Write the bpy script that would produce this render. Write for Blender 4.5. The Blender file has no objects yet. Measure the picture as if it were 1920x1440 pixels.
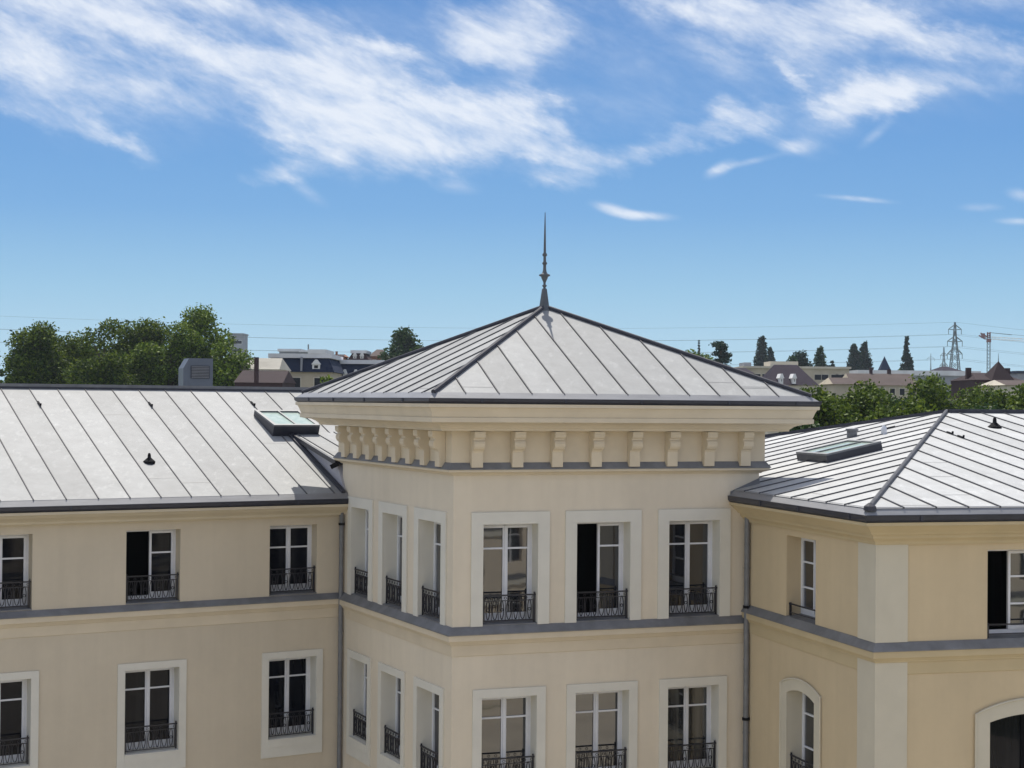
import bpy, bmesh, math, random
from mathutils import Vector, Matrix
random.seed(7)
R = math.radians
EZ = 15.0            # eye height above the ground
SUN_EL, SUN_AZ = 60.0, -6.0     # degrees; azimuth from +Y towards +X
scene = bpy.context.scene
col = scene.collection
# ---------------------------------------------------------------- camera
cam = bpy.data.cameras.new('camera'); camo = bpy.data.objects.new('camera', cam); col.objects.link(camo)
cam.sensor_width = 36; cam.lens = 3000/1920*36; cam.clip_start = .1; cam.clip_end = 20000
camo.matrix_world = Matrix.Translation((0, 0, EZ)) @ Matrix.Rotation(R(90.636), 4, 'X') @ Matrix.Rotation(R(.505), 4, 'Z')
scene.camera = camo
# ---------------------------------------------------------------- render settings
vs = scene.view_settings
vs.view_transform = 'Standard'; vs.look = 'None'; vs.gamma = 1; vs.exposure = 0.30
# ---------------------------------------------------------------- sun
sl = bpy.data.lights.new('sun', 'SUN'); sl.energy = 4.8; sl.angle = R(.53); sl.color = (1, .94, .84)
so = bpy.data.objects.new('sun', sl); col.objects.link(so)
sd = Vector((math.sin(R(SUN_AZ))*math.cos(R(SUN_EL)), math.cos(R(SUN_AZ))*math.cos(R(SUN_EL)), math.sin(R(SUN_EL))))
so.rotation_euler = sd.to_track_quat('Z', 'Y').to_euler(); so.location = (0, 0, 60)

def PX(px, py, Y):
    """real position at distance Y (metres along the view axis) of a thing seen in that direction"""
    h = 753.3+(px-960)*.00881
    return Vector(((px-960)/3000*Y, Y, EZ+(h-py)/3000*Y))
# ---------------------------------------------------------------- world : Nishita sky and cirrus
w = bpy.data.worlds.new('World'); scene.world = w; w.use_nodes = True
nt = w.node_tree; N = nt.nodes; L = nt.links; N.clear()
def wn(t, **k):
    n = N.new(t)
    for a, b in k.items(): setattr(n, a, b)
    return n
def wmath(op, a, b=None, c=None, clamp=False):
    n = wn('ShaderNodeMath', operation=op, use_clamp=clamp)
    for i, v in enumerate((a, b, c)):
        if v is None: continue
        if isinstance(v, (int, float)): n.inputs[i].default_value = v
        else: L.new(v, n.inputs[i])
    return n.outputs[0]
sky = wn('ShaderNodeTexSky', sky_type='NISHITA', sun_disc=False, sun_elevation=R(SUN_EL), sun_rotation=R(SUN_AZ), altitude=50, air_density=1.25, dust_density=.35, ozone_density=1.5)
tc = wn('ShaderNodeTexCoord'); sx = wn('ShaderNodeSeparateXYZ'); L.new(tc.outputs['Generated'], sx.inputs[0])
azi = wmath('ARCTAN2', sx.outputs[0], sx.outputs[1])
hor = wmath('SQRT', wmath('ADD', wmath('MULTIPLY', sx.outputs[0], sx.outputs[0]), wmath('MULTIPLY', sx.outputs[1], sx.outputs[1])))
ele = wmath('ARCTAN2', sx.outputs[2], hor)
cb = wn('ShaderNodeCombineXYZ'); L.new(wmath('MULTIPLY', azi, 57.2958), cb.inputs[0]); L.new(wmath('MULTIPLY', ele, 57.2958), cb.inputs[1])   # degrees of azimuth and elevation
def noise(vec, sc, det=6, rough=.6, dist=0.0, scale=(1, 1, 1), rot=0, off=(0, 0, 0)):
    m = wn('ShaderNodeMapping'); m.inputs['Scale'].default_value = scale; m.inputs['Rotation'].default_value = (0, 0, R(rot)); m.inputs['Location'].default_value = off
    r = wn('ShaderNodeMapping'); r.inputs['Rotation'].default_value = (0, 0, R(rot)); m.inputs['Rotation'].default_value = (0, 0, 0)
    L.new(vec, r.inputs[0]); L.new(r.outputs[0], m.inputs[0])
    n = wn('ShaderNodeTexNoise'); n.inputs['Scale'].default_value = sc; n.inputs['Detail'].default_value = det; n.inputs['Roughness'].default_value = rough; n.inputs['Distortion'].default_value = dist
    L.new(m.outputs[0], n.inputs['Vector']); return n
# warp the cloud coordinates so the banks get feathered edges
wv = noise(cb.outputs[0], .75, 5, .62, 0, (.8, 1.6, 1), 18)
wsub = wn('ShaderNodeVectorMath', operation='SUBTRACT'); L.new(wv.outputs['Color'], wsub.inputs[0]); wsub.inputs[1].default_value = (.5, .5, .5)
wsc = wn('ShaderNodeVectorMath', operation='MULTIPLY'); L.new(wsub.outputs[0], wsc.inputs[0]); wsc.inputs[1].default_value = (3.0, 1.5, 0)
wad = wn('ShaderNodeVectorMath', operation='ADD'); L.new(cb.outputs[0], wad.inputs[0]); L.new(wsc.outputs[0], wad.inputs[1])
def deg(px, py):
    h = 753.3+(px-960)*.00881
    return math.degrees(math.atan((px-960)/3000)), math.degrees(math.atan((h-py)/3000))
# (x, y, half length, half width, tilt, strength): direction and extent of every bank of cirrus
BANKS = [(420, 150, 420, 105, 12, .30), (1500, 105, 420, 105, 8, .30), (110, 150, 230, 110, 12, .34), (720, 50, 230, 60, 5, .26), (1150, 120, 200, 90, 10, .14), (330, 85, 300, 40, 17, 1.0), (380, 12, 160, 36, 10, .8), (150, 0, 150, 28, 5, .8), (40, 120, 110, 75, 30, .9), (20, 40, 80, 50, 10, .7), (230, 180, 150, 42, 5, .5), (190, 262, 100, 22, 28, .65), (60, 235, 90, 18, 15, .45),
 (640, 155, 170, 66, 15, 1.05), (560, 235, 170, 42, 20, .9), (760, 230, 220, 72, 5, 1.1), (900, 240, 170, 60, -5, 1.05), (985, 215, 66, 42, 10, .9), (1065, 292, 90, 28, 15, .75), (1050, 335, 70, 18, 0, .5), (700, 112, 110, 30, 5, .8),
 (985, 50, 105, 70, -15, .95), (900, 92, 100, 46, 20, .6), (860, 30, 60, 30, 0, .55), (520, 330, 60, 20, -5, .7), (562, 355, 50, 12, 35, .5), (600, 300, 70, 32, 10, .5), (850, 350, 45, 12, 5, .35), (560, 50, 120, 40, 10, .35), (1200, 215, 150, 60, 10, .16),
 (1300, 10, 160, 30, 12, .8), (1450, 50, 200, 55, 5, .75), (1600, 30, 120, 40, 5, .6), (1700, 82, 150, 30, 15, .7), (1850, 120, 120, 28, 14, .75), (1850, 20, 130, 40, 10, .65), (1485, 150, 75, 15, 50, .5), (1600, 150, 200, 40, 5, .22), (1780, 165, 150, 30, 0, .3),
 (1630, 188, 80, 32, -10, 1.3), (1540, 230, 90, 50, -20, .45), (1390, 222, 60, 30, 5, .9), (1260, 268, 110, 22, -14, .65), (1430, 262, 80, 10, 22, .55), (1495, 282, 36, 13, 0, .85), (1347, 320, 28, 11, -25, .8), (1400, 308, 60, 6, -12, .4), (1640, 262, 36, 9, -40, .45),
 (1155, 396, 45, 10, 16, 1.05), (1205, 405, 52, 8, 4, .95), (1605, 381, 62, 5, 6, .55), (1835, 403, 36, 7, 2, .5), (1908, 431, 34, 6, 4, .8), (1912, 384, 24, 10, 15, .6)]
tot = None
for bx, by, a, b, ang, s in BANKS:
    az, el = deg(bx, by)
    m = wn('ShaderNodeMapping', vector_type='TEXTURE')
    m.inputs['Location'].default_value = (az, el, 0); m.inputs['Rotation'].default_value = (0, 0, R(-ang)); m.inputs['Scale'].default_value = (a*.0191*1.32, b*.0191*1.4, 1)
    small = b < 15
    L.new(cb.outputs[0] if False else wad.outputs[0], m.inputs[0]) if not small else L.new(cb.outputs[0], m.inputs[0])
    ln = wn('ShaderNodeVectorMath', operation='LENGTH'); L.new(m.outputs[0], ln.inputs[0])
    mr = wn('ShaderNodeMapRange', interpolation_type='SMOOTHSTEP'); L.new(ln.outputs['Value'], mr.inputs[0])
    mr.inputs[1].default_value = 0; mr.inputs[2].default_value = 1.2; mr.inputs[3].default_value = s*.78; mr.inputs[4].default_value = 0
    tot = mr.outputs[0] if tot is None else wmath('ADD', tot, wmath('MULTIPLY', mr.outputs[0], wmath('SUBTRACT', 1.25, tot, clamp=True)))
# unseen banks above and around the view, brightened to add fill on the facades
gen = noise(tc.outputs['Generated'], 2.2, 3, .6, 0, (1, 1, 2.2))
side = wn('ShaderNodeMapRange', interpolation_type='SMOOTHSTEP'); L.new(wmath('ABSOLUTE', azi), side.inputs[0]); side.inputs[1].default_value = R(24); side.inputs[2].default_value = R(40); side.inputs[4].default_value = R(22)
hi = wn('ShaderNodeMapRange', interpolation_type='SMOOTHSTEP'); L.new(wmath('ADD', ele, side.outputs[0]), hi.inputs[0]); hi.inputs[1].default_value = R(15); hi.inputs[2].default_value = R(24)
gm = wn('ShaderNodeMapRange'); L.new(gen.outputs[0], gm.inputs[0]); gm.inputs[1].default_value = .36; gm.inputs[2].default_value = .62; gm.inputs[4].default_value = .9
tot = wmath('ADD', tot, wmath('MULTIPLY', hi.outputs[0], gm.outputs[0]))
f1 = noise(cb.outputs[0], .5, 6, .62, .25, (.6, 1.7, 1), 19)        # long fibres
f2 = noise(cb.outputs[0], 1.7, 5, .66, 0, (.5, 1.5, 1), 27, (5, 2, 0))
fib = wmath('ADD', wmath('MULTIPLY', f1.outputs[0], .74), wmath('MULTIPLY', f2.outputs[0], .26))
fm_ = wn('ShaderNodeMapRange'); L.new(fib, fm_.inputs[0]); fm_.inputs[1].default_value = .34; fm_.inputs[2].default_value = .66; fm_.inputs[3].default_value = .50; fm_.inputs[4].default_value = 1.08; fm_.clamp = True
edge = wmath('MULTIPLY', wmath('SUBTRACT', fib, .5), wmath('MINIMUM', tot, .5))
dn = wmath('MULTIPLY', wmath('ADD', wmath('MINIMUM', tot, 1.0), wmath('MULTIPLY', edge, 2.4)), fm_.outputs[0])
den = wn('ShaderNodeMapRange', interpolation_type='SMOOTHSTEP'); L.new(dn, den.inputs[0]); den.inputs[1].default_value = -.12; den.inputs[2].default_value = 1.12; den.inputs[3].default_value = -.03; den.inputs[4].default_value = .92
# clear blue midsummer gradient by elevation, mixed over the physical sky
rampf = wn('ShaderNodeMapRange'); L.new(ele, rampf.inputs[0]); rampf.inputs[1].default_value = 0; rampf.inputs[2].default_value = R(60)
rmp = wn('ShaderNodeValToRGB'); cr = rmp.color_ramp; L.new(rampf.outputs[0], rmp.inputs[0])
STOPS = [(0, (.47, .71, .86)), (1.2, (.42, .675, .85)), (3.9, (.295, .56, .805)), (6.7, (.172, .41, .76)), (9.6, (.13, .345, .72)), (14.4, (.10, .275, .64)), (30, (.075, .20, .52)), (60, (.05, .14, .40))]
for i, (e_, c_) in enumerate(STOPS):
    el_ = cr.elements[i] if i < 2 else cr.elements.new(e_/60)
    el_.position = e_/60; el_.color = (*c_, 1)
sc_ = wn('ShaderNodeVectorMath', operation='SCALE'); L.new(rmp.outputs[0], sc_.inputs[0]); sc_.inputs['Scale'].default_value = 9.0
tint = wn('ShaderNodeMix', data_type='RGBA'); tint.inputs[0].default_value = .94; L.new(sky.outputs[0], tint.inputs[6]); L.new(sc_.outputs[0], tint.inputs[7])
mx = wn('ShaderNodeMix', data_type='RGBA'); L.new(wmath('MAXIMUM', den.outputs[0], 0), mx.inputs[0]); L.new(tint.outputs[2], mx.inputs[6]); cmx = wn('ShaderNodeMix', data_type='RGBA'); L.new(hi.outputs[0], cmx.inputs[0]); cmx.inputs[6].default_value = (7.9, 8.35, 9.1, 1); cmx.inputs[7].default_value = (14.5, 14, 13.2, 1); L.new(cmx.outputs[2], mx.inputs[7])  # second cloud colour: brighter unseen cloud, added as fill for the shaded walls
bg = wn('ShaderNodeBackground'); L.new(mx.outputs[2], bg.inputs[0]); bg.inputs[1].default_value = .088
out = wn('ShaderNodeOutputWorld'); L.new(bg.outputs[0], out.inputs[0])

# ================================================================ materials
def mat(name, c, rough=.8, metal=0, var=.1, nsc=1.5, bump=.0, bsc=40, c2=None, spec=.5, detail=5, stretch=None):
    m = bpy.data.materials.new(name); m.use_nodes = True; t = m.node_tree; n = t.nodes; b = n['Principled BSDF']
    b.inputs['Roughness'].default_value = rough; b.inputs['Metallic'].default_value = metal; b.inputs['Specular IOR Level'].default_value = spec
    tc = n.new('ShaderNodeTexCoord'); mp = n.new('ShaderNodeMapping'); t.links.new(tc.outputs['Object'], mp.inputs[0])
    if stretch: mp.inputs['Scale'].default_value = stretch
    ns = n.new('ShaderNodeTexNoise'); ns.inputs['Scale'].default_value = nsc; ns.inputs['Detail'].default_value = detail; ns.inputs['Roughness'].default_value = .6
    t.links.new(mp.outputs[0], ns.inputs['Vector'])
    rp = n.new('ShaderNodeValToRGB'); rp.color_ramp.elements[0].position = .3; rp.color_ramp.elements[1].position = .7
    lo = c2 if c2 else tuple(v*(1-var) for v in c); hi_ = c if c2 else tuple(min(1, v*(1+var)) for v in c)
    rp.color_ramp.elements[0].color = (*lo, 1); rp.color_ramp.elements[1].color = (*hi_, 1)
    t.links.new(ns.outputs[0], rp.inputs[0]); t.links.new(rp.outputs[0], b.inputs['Base Color'])
    if bump:
        n2 = n.new('ShaderNodeTexNoise'); n2.inputs['Scale'].default_value = bsc; n2.inputs['Detail'].default_value = 4; t.links.new(tc.outputs['Object'], n2.inputs['Vector'])
        bp = n.new('ShaderNodeBump'); bp.inputs['Strength'].default_value = bump; bp.inputs['Distance'].default_value = .02; t.links.new(n2.outputs[0], bp.inputs['Height']); t.links.new(bp.outputs[0], b.inputs['Normal'])
    return m
def stucco(name, c):
    m = mat(name, c, .9, bump=.12, bsc=90); t = m.node_tree; n = t.nodes; b = n['Principled BSDF']
    tc = n.new('ShaderNodeTexCoord'); acc = None
    for s_, sc, lo, hi_ in ((.45, (1, 1, 1), .945, 1.05), (1.2, (3, 3, .18), .965, 1.03), (7, (1, 1, 1), .985, 1.015)):
        q = n.new('ShaderNodeMapping'); q.inputs['Scale'].default_value = sc; t.links.new(tc.outputs['Object'], q.inputs[0])
        x = n.new('ShaderNodeTexNoise'); x.inputs['Scale'].default_value = s_; x.inputs['Detail'].default_value = 5; x.inputs['Roughness'].default_value = .6; t.links.new(q.outputs[0], x.inputs['Vector'])
        r = n.new('ShaderNodeMapRange'); t.links.new(x.outputs[0], r.inputs[0])
        for i, k in enumerate((.3, .7, lo, hi_)): r.inputs[i+1].default_value = k
        if acc is None: acc = r.outputs[0]
        else:
            u = n.new('ShaderNodeMath'); u.operation = 'MULTIPLY'; t.links.new(acc, u.inputs[0]); t.links.new(r.outputs[0], u.inputs[1]); acc = u.outputs[0]
    v = n.new('ShaderNodeVectorMath'); v.operation = 'SCALE'; v.inputs[0].default_value = c; t.links.new(acc, v.inputs['Scale']); t.links.new(v.outputs[0], b.inputs['Base Color']); return m
def zinc(name, c, rough, seedoff):
    """weathered zinc: each tray its own tone, brushed patches, pale blooms and faint drips"""
    m = bpy.data.materials.new(name); m.use_nodes = True; t = m.node_tree; n = t.nodes; b = n['Principled BSDF']
    b.inputs['Roughness'].default_value = rough; b.inputs['Specular IOR Level'].default_value = .2
    tc = n.new('ShaderNodeTexCoord'); mp = n.new('ShaderNodeMapping'); mp.inputs['Location'].default_value = (seedoff, 0, 0); t.links.new(tc.outputs['Object'], mp.inputs[0])
    def nz(s, d, r, scale=(1, 1, 1), rot=0):
        q = n.new('ShaderNodeMapping'); q.inputs['Scale'].default_value = scale; q.inputs['Rotation'].default_value = (0, 0, R(rot)); t.links.new(mp.outputs[0], q.inputs[0])
        x = n.new('ShaderNodeTexNoise'); x.inputs['Scale'].default_value = s; x.inputs['Detail'].default_value = d; x.inputs['Roughness'].default_value = r; t.links.new(q.outputs[0], x.inputs['Vector']); return x.outputs[0]
    def rng(v, a, b_, lo, hi_):
        x = n.new('ShaderNodeMapRange'); t.links.new(v, x.inputs[0])
        for i, k in enumerate((a, b_, lo, hi_)): x.inputs[i+1].default_value = k
        return x.outputs[0]
    def mul(a, b_):
        x = n.new('ShaderNodeMath'); x.operation = 'MULTIPLY'; t.links.new(a, x.inputs[0]); t.links.new(b_, x.inputs[1]); return x.outputs[0]
    v = mul(rng(nz(.35, 3, .5), .3, .7, .93, 1.06), rng(nz(2.4, 7, .7), .3, .75, .89, 1.11))
    v = mul(v, rng(nz(5.5, 5, .7, (1, .35, 1), -28), .55, .74, 1, 1.25))
    v = mul(v, rng(nz(60, 3, .7), .3, .7, .97, 1.03))
    at = n.new('ShaderNodeAttribute'); at.attribute_name = 'tone'; av = rng(at.outputs['Fac'], 0, 1, .91, 1.07); v = mul(v, av)
    cm = n.new('ShaderNodeMix'); cm.data_type = 'RGBA'; cm.blend_type = 'MULTIPLY'; cm.inputs[0].default_value = 1; cm.inputs[6].default_value = (*c, 1)
    cbn = n.new('ShaderNodeCombineColor'); [t.links.new(v, cbn.inputs[i]) for i in range(3)]; t.links.new(cbn.outputs[0], cm.inputs[7]); t.links.new(cm.outputs[2], b.inputs['Base Color'])
    bp = n.new('ShaderNodeBump'); bp.inputs['Strength'].default_value = .25; bp.inputs['Distance'].default_value = .03; t.links.new(nz(1.3, 3, .5), bp.inputs['Height']); t.links.new(bp.outputs[0], b.inputs['Normal'])
    return m
M = {}
M['stucco_tower'] = stucco('stucco_tower', (.625, .56, .448))
M['stucco_left'] = stucco('stucco_left', (.54, .477, .37))
M['stucco_right'] = stucco('stucco_right', (.53, .435, .285))
M['trim'] = mat('trim', (.61, .595, .53), .85, var=.04, nsc=2, bump=.08, bsc=60)
M['trim_right'] = mat('trim_right', (.52, .485, .39), .85, var=.04, nsc=2, bump=.08, bsc=60)
M['cornice_tower'] = mat('cornice_tower', (.58, .505, .38), .85, var=.06, nsc=1.6, bump=.08, bsc=60)
M['cornice_left'] = mat('cornice_left', (.52, .455, .335), .85, var=.05, nsc=1.6, bump=.08, bsc=60)
M['cornice_right'] = mat('cornice_right', (.47, .385, .235), .85, var=.05, nsc=1.6, bump=.08, bsc=60)
M['zinc'] = zinc('zinc', (.268, .276, .28), .62, 0)
M['zinc_right'] = zinc('zinc_right', (.385, .395, .40), .6, 40)
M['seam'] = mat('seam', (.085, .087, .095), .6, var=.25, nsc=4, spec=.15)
M['roll'] = mat('roll', (.05, .052, .065), .6, var=.2, nsc=5, spec=.15)
M['finial'] = mat('finial', (.075, .085, .095), .5, var=.2)
M['lead'] = mat('lead', (.15, .154, .162), .55, var=.22, nsc=2.5, bump=.1, bsc=8)
M['flash'] = mat('flash', (.21, .215, .23), .5, var=.15, nsc=1.2, stretch=(1, 1, 6))
M['housing'] = mat('housing', (.085, .10, .125), .5, var=.08)
M['gutter'] = mat('gutter', (.022, .024, .036), .4, var=.2, nsc=3)
M['opposite_stucco'] = mat('opposite_stucco', (.64, .57, .46), .9, var=.04)
M['cheek'] = mat('cheek', (.36, .36, .40), .5, var=.1, nsc=2)
M['pipe'] = mat('pipe', (.15, .155, .165), .5, metal=.1, var=.15, nsc=6)
M['iron'] = mat('iron', (.012, .012, .018), .45, var=.1)
M['frame'] = mat('frame', (.62, .64, .68), .5, var=.04, nsc=5)
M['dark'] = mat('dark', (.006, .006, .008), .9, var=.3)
M['black'] = mat('black', (.010, .010, .012), .8, var=.3, spec=.1)
M['joint'] = mat('joint', (.24, .245, .25), .6, var=.1)
def glassmat(name, c1, c2, rough=.02, wob=.012):
    m = bpy.data.materials.new(name); m.use_nodes = True; t = m.node_tree; n = t.nodes; b = n['Principled BSDF']
    b.inputs['Roughness'].default_value = rough; b.inputs['IOR'].default_value = 1.65; b.inputs['Specular IOR Level'].default_value = 1.0
    tc = n.new('ShaderNodeTexCoord'); mp = n.new('ShaderNodeMapping'); mp.inputs['Scale'].default_value = (5, 5, .35); t.links.new(tc.outputs['Object'], mp.inputs[0])
    ns = n.new('ShaderNodeTexNoise'); ns.inputs['Scale'].default_value = 1.1; ns.inputs['Detail'].default_value = 4; t.links.new(mp.outputs[0], ns.inputs['Vector'])
    rp = n.new('ShaderNodeValToRGB'); rp.color_ramp.elements[0].position = .42; rp.color_ramp.elements[1].position = .68
    rp.color_ramp.elements[0].color = (*c1, 1); rp.color_ramp.elements[1].color = (*c2, 1); t.links.new(ns.outputs[0], rp.inputs[0]); t.links.new(rp.outputs[0], b.inputs['Base Color'])
    n2 = n.new('ShaderNodeTexNoise'); n2.inputs['Scale'].default_value = 1.6; t.links.new(tc.outputs['Object'], n2.inputs['Vector'])
    bp = n.new('ShaderNodeBump'); bp.inputs['Strength'].default_value = wob; bp.inputs['Distance'].default_value = .05; t.links.new(n2.outputs[0], bp.inputs['Height']); t.links.new(bp.outputs[0], b.inputs['Normal'])
    return m
M['glass'] = glassmat('glass', (.006, .008, .014), (.022, .024, .028))
M['glass_dim'] = glassmat('glass_dim', (.003, .004, .008), (.010, .011, .014)); M['glass_dim'].node_tree.nodes['Principled BSDF'].inputs['Specular IOR Level'].default_value = .12
M['glass_curtain'] = glassmat('glass_curtain', (.016, .018, .021), (.085, .086, .08))
M['glass_roof'] = glassmat('glass_roof', (.34, .43, .38), (.42, .50, .45), .15); M['glass_roof'].node_tree.nodes['Principled BSDF'].inputs['Specular IOR Level'].default_value = .35

# ================================================================ mesh builder
class MB:
    def __init__(s): s.v = []; s.f = []; s.m = []; s.ms = []; s.tone = []
    def mi(s, m):
        if m not in s.ms: s.ms.append(m)
        return s.ms.index(m)
    def face(s, pts, m, tone=.5):
        i = len(s.v); s.v += [tuple(p) for p in pts]; s.f.append(tuple(range(i, i+len(pts)))); s.m.append(s.mi(m)); s.tone.append(tone)
    def hexa(s, p, m, skip=()):
        i = len(s.v); s.v += [tuple(q) for q in p]; k = s.mi(m)
        for j, f in enumerate(((0, 3, 2, 1), (4, 5, 6, 7), (0, 1, 5, 4), (1, 2, 6, 5), (2, 3, 7, 6), (3, 0, 4, 7))):
            if j in skip: continue
            s.f.append(tuple(i+a for a in f)); s.m.append(k); s.tone.append(.5)
    def box(s, F, t0, t1, o0, o1, z0, z1, m, skip=()):
        P = F.P; s.hexa([P(t0, o0, z0), P(t1, o0, z0), P(t1, o1, z0), P(t0, o1, z0), P(t0, o0, z1), P(t1, o0, z1), P(t1, o1, z1), P(t0, o1, z1)], m, skip)
    def bar(s, a, b, wd, ht, m, up=Vector((0, 0, 1))):
        a = Vector(a); b = Vector(b); d = (b-a).normalized(); x = d.cross(up)
        if x.length < 1e-4: x = d.cross(Vector((0, 1, 0)))
        x.normalize(); y = x.cross(d).normalized(); x *= wd/2; y *= ht/2
        s.hexa([a-x-y, a+x-y, a+x+y, a-x+y, b-x-y, b+x-y, b+x+y, b-x+y], m)
    def tube(s, pts, r, m, n=8, closed=False, cap=True):
        pts = [Vector(p) for p in pts]; rs = r if isinstance(r, (list, tuple)) else [r]*len(pts); k = s.mi(m); base = len(s.v); c = len(pts)
        ref = None
        for i, p in enumerate(pts):
            if closed: d = pts[(i+1) % c]-pts[i-1]
            else: d = pts[min(i+1, c-1)]-pts[max(i-1, 0)]
            d.normalize()
            if ref is None: ref = Vector((0, 0, 1)) if abs(d.z) < .9 else Vector((1, 0, 0))
            x = d.cross(ref)
            if x.length < 1e-3: x = d.cross(Vector((.3, 1, 0)))
            x.normalize(); y = d.cross(x); ref = -y if False else ref
            for j in range(n):
                a = 2*math.pi*j/n; s.v.append(tuple(p+rs[i]*(x*math.cos(a)+y*math.sin(a))))
        for i in range(c if closed else c-1):
            for j in range(n):
                i2 = (i+1) % c; s.f.append((base+i*n+j, base+i*n+(j+1) % n, base+i2*n+(j+1) % n, base+i2*n+j)); s.m.append(k); s.tone.append(.5)
        if cap and not closed:
            s.f.append(tuple(base+j for j in range(n))); s.m.append(k); s.tone.append(.5)
            s.f.append(tuple(base+(c-1)*n+j for j in range(n))); s.m.append(k); s.tone.append(.5)
    def lathe(s, c, prof, m, n=12):
        k = s.mi(m); base = len(s.v)
        for r, z in prof:
            for j in range(n):
                a = 2*math.pi*j/n+.4; s.v.append((c[0]+r*math.cos(a), c[1]+r*math.sin(a), c[2]+z))
        for i in range(len(prof)-1):
            for j in range(n): s.f.append((base+i*n+j, base+i*n+(j+1) % n, base+(i+1)*n+(j+1) % n, base+(i+1)*n+j)); s.m.append(k); s.tone.append(.5)
    def ring(s, poly, prof, m, closed=True, rng=None):
        """sweep a profile of (outward offset, height, [material]) round a convex counter-clockwise footprint with mitred corners"""
        for i in range(len(prof)-1):
            (o0, z0), (o1, z1) = prof[i][:2], prof[i+1][:2]; mm = prof[i][2] if len(prof[i]) > 2 else m
            A = offset(poly, o0); B = offset(poly, o1); c = len(poly)
            for j in (rng if rng is not None else range(c)):
                k = (j+1) % c
                s.face([(*A[j], z0+EZ), (*B[j], z1+EZ), (*B[k], z1+EZ), (*A[k], z0+EZ)], mm)
    def build(s, name, parent=None, smooth=False):
        me = bpy.data.meshes.new(name); base = parent_loc(parent)
        me.from_pydata([(x-base[0], y-base[1], z-base[2]) for x, y, z in s.v], [], s.f)
        for m in s.ms: me.materials.append(M[m] if isinstance(m, str) else m)
        me.polygons.foreach_set('material_index', s.m)
        at = me.attributes.new('tone', 'FLOAT', 'FACE'); at.data.foreach_set('value', s.tone)
        if smooth: me.polygons.foreach_set('use_smooth', [True]*len(s.f))
        me.update(); o = bpy.data.objects.new(name, me); col.objects.link(o)
        if parent is not None: o.parent = parent
        return o
ROOTLOC = {}
def parent_loc(p):
    while p is not None and p.parent is not None: p = p.parent
    return tuple(p.location) if p is not None else (0, 0, 0)
def tag(o, label=None, cat=None, group=None, kind=None):
    for k, v in (('label', label), ('category', cat), ('group', group), ('kind', kind)):
        if v: o[k] = v
    return o
def thing(name, loc, label, cat, group=None):
    o = bpy.data.objects.new(name, None); o.location = loc; o.empty_display_size = .3; col.objects.link(o); return tag(o, label, cat, group)
def offset(poly, o):
    """offset a counter-clockwise polygon outwards"""
    c = len(poly); res = []
    for i in range(c):
        p0 = Vector(poly[i-1]); p1 = Vector(poly[i]); p2 = Vector(poly[(i+1) % c])
        d1 = (p1-p0).normalized(); d2 = (p2-p1).normalized(); n1 = Vector((d1.y, -d1.x)); n2 = Vector((d2.y, -d2.x))
        k = 1+n1.dot(n2); res.append(tuple(p1+(n1+n2)*(o/k)))
    return res
class Fr:
    """wall frame: t along the wall, o outwards, z relative to the eye level"""
    def __init__(s, b, deg_, flip=False):
        s.b = Vector(b); s.u = Vector((math.cos(R(deg_)), math.sin(R(deg_)))); s.n = Vector((s.u.y, -s.u.x))
        if flip: s.n = -s.n
    def P(s, t, o, z): q = s.b+t*s.u+o*s.n; return Vector((q.x, q.y, z+EZ))

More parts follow.
